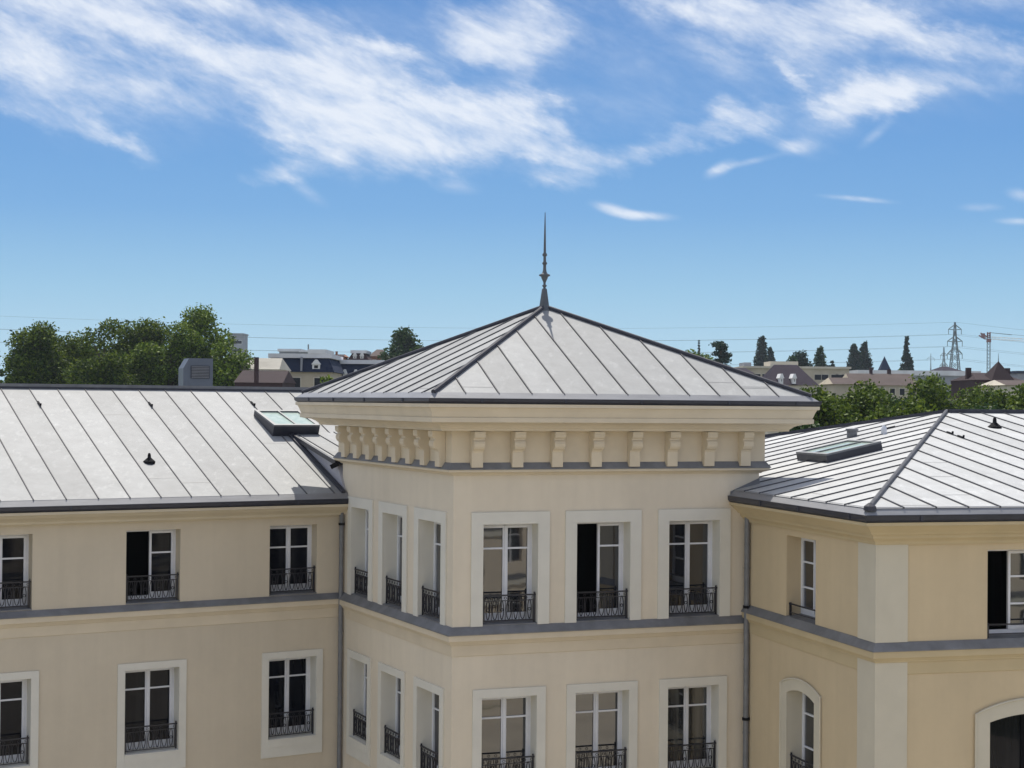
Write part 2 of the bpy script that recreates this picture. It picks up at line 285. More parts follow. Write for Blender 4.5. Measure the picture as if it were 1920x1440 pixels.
def arc_pts(t0, t1, zs, za, n=14):
    h = za-zs; c = (t1-t0)/2; r = (c*c+h*h)/(2*h); zc = za-r; a0 = math.asin(c/r); m = (t0+t1)/2
    return [(m+r*math.sin(-a0+2*a0*i/n), zc+r*math.cos(-a0+2*a0*i/n)) for i in range(n+1)]
def wall_face(b, F, T0, T1, Z0, Z1, ops, m, depth=.4):
    """wall plane with openings and their reveals; op = dict(t0,t1,z0,z1,reveal,[spring])"""
    ts = sorted({T0, T1, *[o['t0'] for o in ops], *[o['t1'] for o in ops]}); zs = sorted({Z0, Z1, *[o['z0'] for o in ops], *[o['z1'] for o in ops]})
    ts = [t for t in ts if T0 <= t <= T1]
    for i in range(len(ts)-1):
        for j in range(len(zs)-1):
            tm = (ts[i]+ts[i+1])/2; zm = (zs[j]+zs[j+1])/2
            if any(o['t0'] < tm < o['t1'] and o['z0'] < zm < o['z1'] for o in ops): continue
            b.face([F.P(ts[i], 0, zs[j]), F.P(ts[i+1], 0, zs[j]), F.P(ts[i+1], 0, zs[j+1]), F.P(ts[i], 0, zs[j+1])], m)
    for o in ops:
        t0, t1, z0, z1 = o['t0'], o['t1'], o['z0'], o['z1']; rm = o.get('reveal', m); P = F.P; d = -depth
        top = o.get('spring', z1)
        b.face([P(t0, 0, z0), P(t0, d, z0), P(t0, d, top), P(t0, 0, top)], rm); b.face([P(t1, 0, z0), P(t1, d, z0), P(t1, d, top), P(t1, 0, top)], rm)
        b.face([P(t0, 0, z0), P(t1, 0, z0), P(t1, d, z0), P(t0, d, z0)], rm)
        if 'spring' in o:
            a = arc_pts(t0, t1, top, z1)
            for (a0, c0), (a1, c1) in zip(a, a[1:]):
                b.face([P(a0, 0, c0), P(a1, 0, c1), P(a1, d, c1), P(a0, d, c0)], rm)
                if max(z1-c0, z1-c1) > 1e-4: b.face([P(a0, 0, c0), P(a1, 0, c1), P(a1, 0, z1), P(a0, 0, z1)], m)
                if max(z1-c0, z1-c1) > 1e-4: b.face([P(a0, d, c0), P(a1, d, c1), P(a1, d, z1), P(a0, d, z1)], m)
        else: b.face([P(t0, 0, z1), P(t1, 0, z1), P(t1, d, z1), P(t0, d, z1)], rm)
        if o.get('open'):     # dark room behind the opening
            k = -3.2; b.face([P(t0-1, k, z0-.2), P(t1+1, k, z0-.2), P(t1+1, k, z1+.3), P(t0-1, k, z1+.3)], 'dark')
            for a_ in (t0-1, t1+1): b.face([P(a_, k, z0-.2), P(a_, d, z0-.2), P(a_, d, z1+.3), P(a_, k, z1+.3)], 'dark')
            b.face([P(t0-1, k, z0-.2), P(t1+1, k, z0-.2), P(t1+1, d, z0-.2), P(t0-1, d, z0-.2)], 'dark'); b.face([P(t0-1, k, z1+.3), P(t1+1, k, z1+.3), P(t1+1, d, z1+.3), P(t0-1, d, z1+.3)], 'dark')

def railing(F, t0, t1, z0, h=.60, o=-.07):
    b = MB(); P = F.P; w = t1-t0
    b.box(F, t0, t1, o-.018, o+.018, z0+h-.028, z0+h, 'iron'); b.box(F, t0+.02, t1-.02, o-.008, o+.008, z0+h-.135, z0+h-.118, 'iron'); b.box(F, t0+.02, t1-.02, o-.008, o+.008, z0+.05, z0+.068, 'iron')
    for t in (t0+.03, t1-.03): b.box(F, t-.014, t+.014, o-.014, o+.014, z0-.02, z0+h+.04, 'iron')
    n = 7; step = (w-.12)/n; zc = z0+(h-.05)/2+.01; hz = (h-.19)/2
    for i in range(n):
        c = t0+.06+step*(i+.5); rx = step*(.36 if i % 2 else .27)
        pts = [P(c+rx*math.cos(a)*(1 if i % 2 else (.55+.45*abs(math.cos(a)))), o, zc+hz*math.sin(a)) for a in [2*math.pi*k/14 for k in range(14)]]
        b.tube(pts, .0095, 'iron', 4, True)
        if i % 2 == 0: b.tube([P(c+.03*math.cos(a), o, zc+.03*math.sin(a)) for a in [2*math.pi*k/8 for k in range(8)]], .009, 'iron', 4, True)
    for i in range(n+1):
        c = t0+.06+step*i; b.box(F, c-.006, c+.006, o-.006, o+.006, z0+.06, z0+h-.12, 'iron')
        b.tube([P(c+.026*math.cos(a), o, z0+h-.073+.026*math.sin(a)) for a in [2*math.pi*k/8 for k in range(8)]], .007, 'iron', 4, True)
    return b
def window(root, F, t0, t1, z0, z1, transoms=(.235,), opened=False, glass='glass', surround=None, rail=True, spring=None, so_=.17, fm='frame', low=False, tmat='trim', d=.33, sill='lead'):
    """window = white frame; children: pane, railing, window_surround, sill"""
    b = MB(); e = .055; zt = z1; m = (t0+t1)/2; zb = z0+.07
    b.box(F, t0, t0+e, -d-.05, -d, zb, zt, fm); b.box(F, t1-e, t1, -d-.05, -d, zb, zt, fm)
    b.box(F, t0+e, t1-e, -d-.05, -d, zt-e, zt, fm); b.box(F, t0+e, t1-e, -d-.05, -d, zb, zb+.075, fm)
    H = z1-zb
    halves = [(m+.004, t1-e)] if opened else [(t0+e, m-.004), (m+.004, t1-e)]
    for a, c in halves:
        b.box(F, a+.002, a+.052, -d-.04, -d+.012, zb+.077, zt-e-.002, fm); b.box(F, c-.052, c-.002, -d-.04, -d+.012, zb+.077, zt-e-.002, fm)
        b.box(F, a+.052, c-.052, -d-.04, -d+.012, zb+.077, zb+.15, fm); b.box(F, a+.052, c-.052, -d-.04, -d+.012, zt-e-.05, zt-e-.002, fm)
        for fr in transoms:
            z = zt-e-H*fr; b.box(F, a+.052, c-.052, -d-.035, -d+.008, z-.018, z+.018, fm)
    if not opened: b.box(F, m-.022, m+.022, -d+.012, -d+.035, zb+.08, zt-e-.003, fm)
    else:
        L_ = (t1-t0)/2-e                                   # the casement swung into the room
        for k0, k1 in ((.0, .05), (L_-.05, L_)): b.box(F, t0+e+.0, t0+e+.04, -d-.06-k1, -d-.06-k0, zb+.08, zt-e, fm)
        b.box(F, t0+e, t0+e+.04, -d-.06-L_+.05, -d-.11, zb+.08, zb+.15, fm); b.box(F, t0+e, t0+e+.04, -d-.06-L_+.05, -d-.11, zt-e-.06, zt-e, fm)
    w_ = b.build('window', root)
    if opened: w_['label'] = 'tall window with its left casement open onto a dark room'
    g = MB(); P = F.P
    for a, c in halves:
        k1, k2 = random.uniform(-.007, .007), random.uniform(-.009, .009)
        g.face([P(a+.03, -d-.022-k1-k2, zb+.08), P(c-.03, -d-.022+k1-k2, zb+.08), P(c-.03, -d-.022+k1+k2, zt-e), P(a+.03, -d-.022-k1+k2, zt-e)], glass)
    g.build('pane', w_)
    if rail == 'low':
        r_ = MB(); r_.box(F, t0+.01, t1-.01, -.09, -.05, z0+.27, z0+.295, 'iron'); r_.box(F, t0+.01, t1-.01, -.08, -.06, z0+.10, z0+.115, 'iron')
        for t in (t0+.05, t1-.05): r_.box(F, t-.02, t+.02, -.09, -.05, z0-.0, z0+.31, 'iron')
        r_.build('railing', w_)
    elif rail: railing(F, t0+.01, t1-.01, z0+.03).build('railing', w_)
    s = MB(); s.hexa([P(t0+.002, -d-.04, z0+.004), P(t1-.002, -d-.04, z0+.004), P(t1-.002, .05 if low else .015, z0+.002), P(t0+.002, .05 if low else .015, z0+.002), P(t0+.002, -d-.04, zb), P(t1-.002, -d-.04, zb), P(t1-.002, .05 if low else .015, z0+.028), P(t0+.002, .05 if low else .015, z0+.028)], sill)
    s.build('sill', w_)
    if surround:
        q = MB(); sw, st, sb = surround; p0, p1 = .002, .035
        if spring is None:
            q.box(F, t0-sw, t0, p0, p1, z0-sb, z1, tmat); q.box(F, t1, t1+sw, p0, p1, z0-sb, z1, tmat); q.box(F, t0-sw, t1+sw, p0, p1, z1, z1+st, tmat)
            if sb > .05: q.box(F, t0, t1, p0, p1, z0-sb, z0-.16, tmat); q.box(F, t0, t1, p0, p1+.012, z0-.16, z0, tmat)
        else:
            q.hexa([P(t0-sw, p0, z0-sb), P(t0, p0, z0-sb), P(t0, p1, z0-sb), P(t0-sw, p1, z0-sb), P(t0-sw, p0, spring+so_), P(t0, p0, spring), P(t0, p1, spring), P(t0-sw, p1, spring+so_)], tmat); q.hexa([P(t1, p0, z0-sb), P(t1+sw, p0, z0-sb), P(t1+sw, p1, z0-sb), P(t1, p1, z0-sb), P(t1, p0, spring), P(t1+sw, p0, spring+so_), P(t1+sw, p1, spring+so_), P(t1, p1, spring)], tmat)
            if sb > .05: q.box(F, t0, t1, p0, p1, z0-sb, z0, tmat)
            A = arc_pts(t0, t1, spring, z1); B = arc_pts(t0-sw, t1+sw, spring+so_, z1+st)
            for i in range(len(A)-1):
                a0, a1, b1, b0 = A[i], A[i+1], B[i+1], B[i]
                q.hexa([P(a0[0], p0, a0[1]), P(a1[0], p0, a1[1]), P(b1[0], p0, b1[1]), P(b0[0], p0, b0[1]), P(a0[0], p1, a0[1]), P(a1[0], p1, a1[1]), P(b1[0], p1, b1[1]), P(b0[0], p1, b0[1])], tmat, (3, 5) if 0 < i < len(A)-2 else ())
            # thin raised outer moulding
            pts = [P(t0-sw, .04, z0-sb)]+[P(x, .04, z) for x, z in B]+[P(t1+sw, .04, z0-sb)]; q.tube(pts, .022, tmat, 6)
        q.build('window_surround', w_)
    return w_

class Roof:
    """sloping roof plane: t along the eave, q inwards from the eave edge, h above the surface"""
    def __init__(s, b, deg_, off, z0, sl, out=None):
        s.u = Vector((math.cos(R(deg_)), math.sin(R(deg_)))); s.out = Vector(out) if out else Vector((s.u.y, -s.u.x))
        s.b = Vector(b); s.off = off; s.z0 = z0; s.sl = sl
        s.up = Vector((*(s.out*s.sl), 1)).normalized() if False else Vector((s.out.x*s.sl, s.out.y*s.sl, 1)).normalized()
    def P(s, t, q, h=0):
        p = s.b+t*s.u+(s.off-q)*s.out; return Vector((p.x, p.y, s.z0+s.sl*q+EZ))+s.up*h
    def fromxy(s, x, y):
        d = Vector((x, y))-s.b; det = s.u.x*s.out.y-s.u.y*s.out.x
        t = (d.x*s.out.y-d.y*s.out.x)/det; o = (s.u.x*d.y-s.u.y*d.x)/det; return t, s.off-o
def clip_seam(poly, t):
    """range of q of the polygon (t,q) crossed at t"""
    r = []
    for i in range(len(poly)):
        (a, b), (c, d) = poly[i], poly[(i+1) % len(poly)]
        if (a-t)*(c-t) < 0: r.append(b+(d-b)*(t-a)/(c-a))
    return (min(r), max(r)) if len(r) >= 2 else None
def roof_plane(b, rf, poly, phase, pitch, m, seam_w=.03, seam_h=.02, trim0=.0, trim1=.04):
    """trays between the seams, each a face of its own tone, and the raised seams"""
    t_lo = min(p[0] for p in poly); t_hi = max(p[0] for p in poly)
    cuts = [t_lo]; k = math.ceil((t_lo-phase)/pitch+1e-6); seams = []
    while phase+k*pitch < t_hi-.02: seams.append(phase+k*pitch); k += 1
    cuts += seams+[t_hi]
    vts = sorted({round(p[0], 5) for p in poly})
    for a, c in zip(cuts, cuts[1:]):
        xs = [a]+[v for v in vts if a+1e-3 < v < c-1e-3]+[c]; tone = random.random()
        for x0, x1 in zip(xs, xs[1:]):
            r0 = clip_seam(poly, x0+1e-5); r1 = clip_seam(poly, x1-1e-5)
            if r0 and r1: b.face([rf.P(x0, r0[0]), rf.P(x1, r1[0]), rf.P(x1, r1[1]), rf.P(x0, r0[1])], m, tone)
    for a, c in zip(cuts, cuts[1:]):
        if c-a < .4: continue
        for k in range(2):
            if random.random() < .22:
                ra, rc = clip_seam(poly, a+.03), clip_seam(poly, c-.03)
                if ra and rc and min(ra[1], rc[1])-max(ra[0], rc[0]) > .6:
                    q = random.uniform(max(ra[0], rc[0])+.2, min(ra[1], rc[1])-.2); b.face([rf.P(a+.03, q, .004), rf.P(c-.03, q, .004), rf.P(c-.03, q+.022, .007), rf.P(a+.03, q+.022, .007)], 'joint')
    for t in seams:
        r = clip_seam(poly, t)
        if r and r[1]-r[0] > .15:
            q0, q1 = r[0]+trim0, r[1]-trim1; w = seam_w/2
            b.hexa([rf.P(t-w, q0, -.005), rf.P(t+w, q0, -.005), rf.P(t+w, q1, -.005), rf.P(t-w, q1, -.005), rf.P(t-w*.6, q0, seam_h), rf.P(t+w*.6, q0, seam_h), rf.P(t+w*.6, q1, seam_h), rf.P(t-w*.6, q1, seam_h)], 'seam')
    return seams

# ================================================================ setting
def sheet(name, x0, x1, y0, y1, z, m):
    b = MB(); b.face([(x0, y0, z), (x1, y0, z), (x1, y1, z), (x0, y1, z)], m); return tag(b.build(name), kind='structure')
M['ground'] = mat('ground', (.09, .12, .045), .95, var=.4, nsc=.03, c2=(.16, .15, .12))
M['courtyard'] = mat('courtyard', (.43, .39, .32), .9, var=.12, nsc=.4, bump=.3, bsc=30)
M['asphalt'] = mat('asphalt', (.055, .055, .055), .9, var=.15, nsc=.5)
sheet('ground', -6000, 6000, -600, 12000, 0, 'ground')
sheet('courtyard', -34, 40, -3.2, 58, .02, 'courtyard')
sheet('road', -300, 300, 62, 70, .02, 'asphalt')

# ================================================================ TOWER PAVILION
C0 = Vector((-1.185, 33.0)); W, D = 7.113, 6.72
FT = Fr(C0, 20.238)                         # front wall
sdir = Vector((-math.sin(R(25.781)), math.cos(R(25.781))))
FS = Fr(C0, 90+25.781, True)                # side wall
A_ = C0; B_ = C0+W*FT.u; Cc = B_+D*sdir; D_ = C0+D*sdir
TP = [tuple(A_), tuple(B_), tuple(Cc), tuple(D_)]
tower = thing('building', (C0.x, C0.y, 0), 'square tower pavilion with bracketed cornice, low zinc pyramid roof and spiked finial', 'tower')
LO = -15.0
ft_x = [(.65, 1.87), (2.75, 3.99), (4.91, 6.14)]; fs_x = [(.57, 1.80), (2.72, 3.94), (4.84, 6.0)]
UZ = (-4.66, -2.55); LZ = (-8.06, -6.15)
wb = MB()
def ops_for(xs, openidx=None):
    r = []
    for i, (a, c) in enumerate(xs): r += [dict(t0=a, t1=c, z0=UZ[0], z1=UZ[1], reveal='trim', open=(i == openidx)), dict(t0=a, t1=c, z0=LZ[0], z1=LZ[1], reveal='trim')]
    return r
wall_face(wb, FT, 0, W, LO, -.35, ops_for(ft_x, 1), 'stucco_tower'); wall_face(wb, FS, 0, D, LO, -.35, ops_for(fs_x), 'stucco_tower')
for p, q in ((B_, Cc), (Cc, D_)): wb.face([(p.x, p.y, 0), (q.x, q.y, 0), (q.x, q.y, EZ-.35), (p.x, p.y, EZ-.35)], 'stucco_tower')
wb.build('wall', tower)
# frieze and cornice
cb_ = MB()
cb_.ring(TP, [(.90, -.05), (.90, -.12), (.86, -.13), (.83, -.20), (.80, -.30), (.79, -.325), (.815, -.33), (.815, -.42), (.78, -.43), (.60, -.46), (.52, -.50), (.47, -.545), (.45, -.56), (.45, -.60), (.085, -.615), (.085, -1.27)], 'cornice_tower')
cb_.ring(TP, [(.085, -1.265), (.10, -1.27), (.185, -1.395), (.185, -1.41)], 'lead')
cb_.ring(TP, [(.165, -1.41), (.165, -1.455), (.06, -1.50), (.03, -1.53), (0, -1.53)], 'cornice_tower')
cb_.build('cornice', tower)
def bracket(F, t):
    b = MB(); w = .12; prof = [(.09, -.617), (.385, -.617), (.385, -.69), (.37, -.74), (.325, -.765), (.315, -.80), (.35, -.82), (.365, -.87), (.355, -.93), (.315, -.98), (.25, -1.01), (.225, -1.05), (.22, -1.36), (.09, -1.37)]
    n = len(prof); k0 = [F.P(t-w, o, z) for o, z in prof]; k1 = [F.P(t+w, o, z) for o, z in prof]
    b.face(k0, 'cornice_tower'); b.face(k1[::-1], 'cornice_tower')
    for i in range(n): b.face([k0[i], k0[(i+1) % n], k1[(i+1) % n], k1[i]], 'cornice_tower')
    b.build('bracket', tower)
for i in range(8): bracket(FT, .44+i*.8886)
for i in range(8): bracket(FS, .36+i*.823)
# string course at the upper sills
def course(root, poly, z, k=1.0, cm='cornice_tower', rng=None, lead=.20, tm='trim'):
    b = MB(); b.ring(poly, [(.0, z+.012), (.02, z+.01), (.15*k, z-lead+.02), (.15*k, z-lead)], 'lead', rng=rng)
    b.ring(poly, [(.13*k, z-lead), (.13*k, z-lead-.12), (.10*k, z-lead-.14), (.06*k, z-lead-.19), (.05, z-lead-.21), (.025, z-lead-.22), (.022, z-lead-.44), (0, z-lead-.45)], cm, rng=rng)
    return b.build('string_course', root)
course(tower, TP, -4.67, lead=.15)
# gutter, roof
def gutter(root, poly, O, zb, hh=.2, rng=None, label=None):
    b = MB(); b.ring(poly, [(O-.20, zb+hh+.02), (O-.17, zb+hh+.03), (O-.03, zb+hh*.56)], 'flash', rng=rng)
    b.ring(poly, [(O-.03, zb+hh*.56), (O+.004, zb+hh*.58), (O+.012, zb+hh*.54), (O+.004, zb+hh*.48), (O, zb+.05), (O-.03, zb+.012), (O-.07, zb), (O-.25, zb)], 'gutter', rng=rng)
    for j in (rng if rng is not None else range(len(poly))):
        A = Vector(offset(poly, O+.006)[j]); B = Vector(offset(poly, O+.006)[(j+1) % len(poly)]); L_ = (B-A).length; d = (B-A)/L_; k = 1.1
        while k < L_-.3:
            p = A+d*k; q = p+d*.05; n_ = Vector((d.y, -d.x))*.012; b.hexa([(*(p-n_), zb+.03+EZ), (*(q-n_), zb+.03+EZ), (*(q+n_), zb+.03+EZ), (*(p+n_), zb+.03+EZ), (*(p-n_), zb+hh*.57+EZ), (*(q-n_), zb+hh*.57+EZ), (*(q+n_), zb+hh*.57+EZ), (*(p+n_), zb+hh*.57+EZ)], 'roll')
            k += random.uniform(1.6, 2.3)
    return b.build('gutter', root)
gutter(tower, TP, .923, -.05, .20)
EP = offset(TP, .77); ez = .155; apex = (Vector(TP[0])+Vector(TP[2]))/2+.05*FT.u; az_ = 2.20
rb = MB()
for i in range(4):
    p = Vector(EP[i]); q = Vector(EP[(i+1) % 4]); d = (q-p); Ln = d.length; d.normalize(); o_ = Vector((d.y, -d.x)); run = (p-apex).dot(o_)
    rf = Roof(p, math.degrees(math.atan2(d.y, d.x)), 0, ez, (az_-ez)/run); ta, qa = rf.fromxy(apex.x, apex.y)
    ph = {0: .77+.0+.55+.0, 3: .5}.get(i, .4)
    roof_plane(rb, rf, [(0, 0), (Ln, 0), (ta, qa)], ph if i else (.77*1.0+.69-.06), .717, 'zinc', .036, .026)
roof_t = rb.build('roof', tower)
hb = MB()
for i in range(4):
    hb.tube([(*EP[i], ez+EZ+.03), (apex.x, apex.y, az_+EZ+.03)], .052, 'roll', 8)
hb.build('hip_roll', roof_t)
fb = MB(); fc = (apex.x, apex.y, az_+EZ-.03)
fb.lathe(fc, [(.19, -.06), (.135, .03), (.12, .10), (.065, .46), (.05, .475), (0.03, .48)], 'finial', 6)
fb.lathe(fc, [(.03, .47), (.03, .51), (.055, .53), (.055, .55), (.028, .57), (.03, .62), (.075, .72), (.08, .75), (.13, .77), (.13, .80), (.075, .82), (.05, .86), (.038, .92), (.034, 1.02), (.055, 1.05), (.06, 1.075), (.035, 1.10), (.03, 1.22), (.058, 1.25), (.055, 1.28), (.03, 1.31), (.027, 1.5), (.018, 1.9), (.008, 2.24), (0, 2.27)], 'finial', 12)
fb.build('finial', roof_t, True)
for i, (a, c) in enumerate(ft_x):
    window(tower, FT, a, c, *UZ, opened=(i == 1), surround=(.26, .25, 0.0))
    window(tower, FT, a, c, *LZ, glass='glass' if i < 2 else 'glass_curtain', surround=(.20, .18, .42), low=True, sill='trim')
for i, (a, c) in enumerate(fs_x):
    window(tower, FS, a, c, *UZ, glass='glass_curtain', surround=(.25, .24, 0.0))
    window(tower, FS, a, c, *LZ, surround=(.19, .17, .42), low=True, sill='trim')

# ================================================================ LEFT WING
BL = C0+6.70*sdir; FL = Fr(BL, 30.725)
TE = 2.4; LW = Vector(FL.b)
lp = [tuple(FL.b-27*FL.u), tuple(FL.b+TE*FL.u), tuple(FL.b+TE*FL.u-12.4*FL.n), tuple(FL.b-27*FL.u-12.4*FL.n)]
left = thing('building', (BL.x-8, BL.y-4, 0), 'long left wing with pale zinc roof, small skylight and two rows of tall windows', 'building')
lx = [(-8.72, -7.46), (-5.36, -4.09), (-1.89, -.67)]
wb = MB(); ops = []
for i, (a, c) in enumerate(lx): ops += [dict(t0=a, t1=c, z0=-4.67, z1=-3.0, open=(i == 1)), dict(t0=a, t1=c, z0=-8.10, z1=-6.17, reveal='trim')]
wall_face(wb, FL, -27, TE, LO, -2.6, ops, 'stucco_left')
for i in (1, 2, 3):
    p = lp[i]; q = lp[(i+1) % 4]; wb.face([(*p, 0), (*q, 0), (*q, EZ-2.6), (*p, EZ-2.6)], 'stucco_left')
# gable ends under the ridge
wb.build('wall', left)
b = MB(); b.ring(lp, [(.47, -2.50), (.47, -2.56), (.42, -2.57), (.36, -2.63), (.25, -2.69), (.20, -2.73), (.19, -2.775), (.05, -2.79), (.04, -2.82), (0, -2.82)], 'cornice_left'); b.build('cornice', left)
course(left, lp, -4.69, lead=.125)
gutter(left, lp, .50, -2.50, .235)
rl = Roof(BL, 30.725, .34, -2.24, .393); rb = MB(); RQ = 6.40
seamsL = roof_plane(rb, rl, [(-27.2, 0), (TE+.3, 0), (TE+.3, RQ), (-27.2, RQ)], -1.10, .715, 'zinc', .032, .022)
# back slope
rk = Roof(Vector(lp[2]), 180+30.725, .34, -2.24, .393)
pA, pB = rl.P(-27.2, RQ), rl.P(TE+.3, RQ); qA = Vector((*offset(lp, .34)[3], -2.24+EZ)); qB = Vector((*offset(lp, .34)[2], -2.24+EZ))
rb.face([pB, pA, qA, qB], 'zinc')
# gable at the right end, behind the tower
eB = rl.P(TE+.3, 0); rb.face([eB, qB, pB], 'cheek'); rb.face([rl.P(-27.2, 0), qA, pA], 'cheek')
roof_l = rb.build('roof', left)
b = MB(); b.bar(rl.P(-27.2, RQ+.02, .03), rl.P(TE+.3, RQ+.02, .03), .26, .09, 'lead'); b.bar(rl.P(-27.2, RQ-.1, .02), rl.P(TE+.3, RQ-.1, .02), .05, .05, 'roll'); b.build('ridge_cap', roof_l)
for i, (a, c) in enumerate(lx):
    window(left, FL, a, c, -4.67, -3.0, glass='glass_dim', opened=(i == 1), transoms=(.31,), tmat='trim')
    window(left, FL, a, c, -8.10, -6.17, surround=(.17, .16, .40), low=True, glass='glass_dim', sill='trim')
# shed dormer with lead cheek beside the tower
b = MB(); t0 = -.06; q1, q2 = .62, 3.55; P = rl.P
zt = lambda q: -2.24+.393*3.55+.215*(q-3.55)
def DP(t, q, z): p = rl.P(t, q); return Vector((p.x, p.y, z+EZ))
b.face([DP(t0, q1-.5, -2.24+.393*(q1-.5)), DP(t0, q2, zt(q2)), DP(t0, q1, zt(q1))], 'cheek')
b.face([DP(t0, q1-.5, -2.24+.393*(q1-.5)), DP(t0, q1, zt(q1)), DP(2.6, q1, zt(q1)), DP(2.6, q1-.5, -2.24+.393*(q1-.5))], 'cheek')
w_ = b.build('dormer', left)
b = MB()
class SR:
    up = Vector((0, 0, 1))
    def P(s, t, q, h=0): return DP(t, q, zt(q)+h)
roof_plane(b, SR(), [(t0-.03, q1-.08), (2.6, q1-.08), (2.6, q2), (t0-.03, q2)], .62, .56, 'zinc', .032, .022)
b.build('dormer_roof', w_)
b = MB(); b.bar(DP(t0-.05, q1-.08, zt(q1-.08)-.03), DP(t0-.05, q2+.05, zt(q2+.05)-.02), .07, .11, 'gutter'); b.bar(DP(t0-.1, q1-.1, zt(q1-.1)-.03), DP(2.6, q1-.1, zt(q1-.1)-.03), .1, .1, 'gutter')
b.bar(P(t0-.08, .0, .03), P(t0-.08, q2, .03), .10, .06, 'roll')
b.bar(DP(t0-.16, q1-.05, zt(q1)-.16), DP(t0-.02, q1-.16, zt(q1)-.07), .09, .11, 'black'); b.build('dormer_flashing', w_)
def skylight(root, rf, t0, t1, q0, q1, h0, h1, panes=2):
    b = MB(); e = .09
    def PP(t, q, h): return rf.P(t, q, h)
    b.hexa([PP(t0, q0, 0), PP(t1, q0, 0), PP(t1, q1, 0), PP(t0, q1, 0), PP(t0, q0, h0), PP(t1, q0, h0), PP(t1, q1, h1), PP(t0, q1, h1)], 'gutter')
    for a0, a1, c0, c1 in ((t0, t1, q0, q0+e), (t0, t1, q1-e, q1), (t0, t0+e, q0+e, q1-e), (t1-e, t1, q0+e, q1-e), ((t0+t1)/2-.02, (t0+t1)/2+.02, q0+e, q1-e)):
        hh = lambda q: h0+(h1-h0)*(q-q0)/(q1-q0)
        b.hexa([PP(a0, c0, hh(c0)+.001), PP(a1, c0, hh(c0)+.001), PP(a1, c1, hh(c1)+.001), PP(a0, c1, hh(c1)+.001), PP(a0, c0, hh(c0)+.045), PP(a1, c0, hh(c0)+.045), PP(a1, c1, hh(c1)+.045), PP(a0, c1, hh(c1)+.045)], 'pipe')
    s = b.build('skylight', root); g = MB()
    g.face([PP(t0+e, q0+e, h0+.012), PP(t1-e, q0+e, h0+.012), PP(t1-e, q1-e, h1+.012), PP(t0+e, q1-e, h1+.012)], 'glass_roof'); g.build('pane', s)
skylight(left, rl, -.64, .64, 3.30, 4.62, .27, .12)
def vent(root, rf, t, q, s=1.0):
    b = MB(); p = rf.P(t, q, 0); b.lathe(p, [(.17*s, -.08), (.17*s, .02), (.05*s, .13*s), (.045*s, .20*s), (.03*s, .25*s), (0, .26*s)], 'black', 10); b.build('roof_vent', root)
vent(left, rl, -4.36, 1.85, .85)
def hook(root, rf, t, q, l=.26):
    b = MB(); b.bar(rf.P(t, q-l/2, .035), rf.P(t, q+l/2, .035), .04, .02, 'black'); b.bar(rf.P(t, q-l/2, .02), rf.P(t, q-l/2, .09), .035, .035, 'black'); b.build('safety_hook', root)
for t, q in ((seamsL[min(range(len(seamsL)), key=lambda i: abs(seamsL[i]-v))], q) for v, q in ((-6.09, 5.25), (-3.27, 5.25), (-.4, 5.35), (-9.6, 5.2))): hook(left, rl, t, q)
# louvred ventilation housing beyond the ridge
vb = PX(370, 722, 47.5); b = MB(); FV = Fr((vb.x-.44, vb.y), 22); zr = vb.z-EZ
b.box(FV, 0.18, .90, -.8, 0, zr-1.2, zr+.80, 'housing'); b.hexa([FV.P(.02, -.8, zr-1.2), FV.P(.178, -.8, zr-1.2), FV.P(.178, 0, zr-1.2), FV.P(.02, 0, zr-1.2), FV.P(.02, -.8, zr+.5), FV.P(.178, -.8, zr+.78), FV.P(.178, 0, zr+.78), FV.P(.02, 0, zr+.5)], 'housing')
vh = b.build('ventilation_housing', left); b = MB(); b.box(FV, .24, .80, .002, .03, zr+.20, zr+.58, 'gutter')
for k in range(8): b.box(FV, .26, .78, .032, .045, zr+.22+k*.045, zr+.24+k*.045, 'lead')
b.build('louver', vh)
def downpipe(root, x, y, z1, z0, r=.055, swan=None, clamps=()):
    b = MB(); pts = [(x, y, z0+EZ), (x, y, z1-.45+EZ)]
    if swan: pts += [(x, y, z1-.30+EZ), (x+swan[0]*.6, y+swan[1]*.6, z1-.16+EZ), (x+swan[0], y+swan[1], z1-.04+EZ), (x+swan[0], y+swan[1], z1+.12+EZ)]
    else: pts += [(x, y, z1+EZ)]
    b.tube(pts, r, 'pipe', 12)
    for c in clamps: b.tube([(x, y, c-.03+EZ), (x, y, c+.03+EZ)], r*1.35, 'black', 10)
    for c in (-3.6, -5.6, -7.2, -9.3): b.tube([(x, y, c-.015+EZ), (x, y, c+.015+EZ)], r*1.15, 'pipe', 12)
    b.build('downpipe', root, False)
pp = FL.P(-.10, .16, 0); downpipe(left, pp.x, pp.y, -2.5, -15, .055, clamps=(-3.0,))

# ================================================================ RIGHT WING
QR = Vector((6.811, 29.798)); FR = Fr(QR, 14.462); FQ = Fr(QR, 90+16.083, True)
sr = FQ.u
rp_ = [tuple(QR), tuple(QR+22*FR.u), tuple(QR+22*FR.u+18.3*sr), tuple(QR+18.3*sr)]
right = thing('building', (QR.x+4, QR.y+4, 0), 'ochre right wing with hipped zinc roof, pale corner pilasters and arched lower windows', 'building')
wb = MB()
wall_face(wb, FR, 0, 22, LO, -2.3, [dict(t0=2.31, t1=3.57, z0=-4.44, z1=-2.73, open=True), dict(t0=2.36, t1=4.26, z0=-7.9, z1=-5.85, spring=-5.99, reveal='trim_right')], 'stucco_right')
wall_face(wb, FQ, 0, 18.3, LO, -2.3, [dict(t0=2.46, t1=3.78, z0=-4.44, z1=-2.73), dict(t0=2.43, t1=3.68, z0=-7.9, z1=-5.86, spring=-5.99, reveal='trim_right')], 'stucco_right')
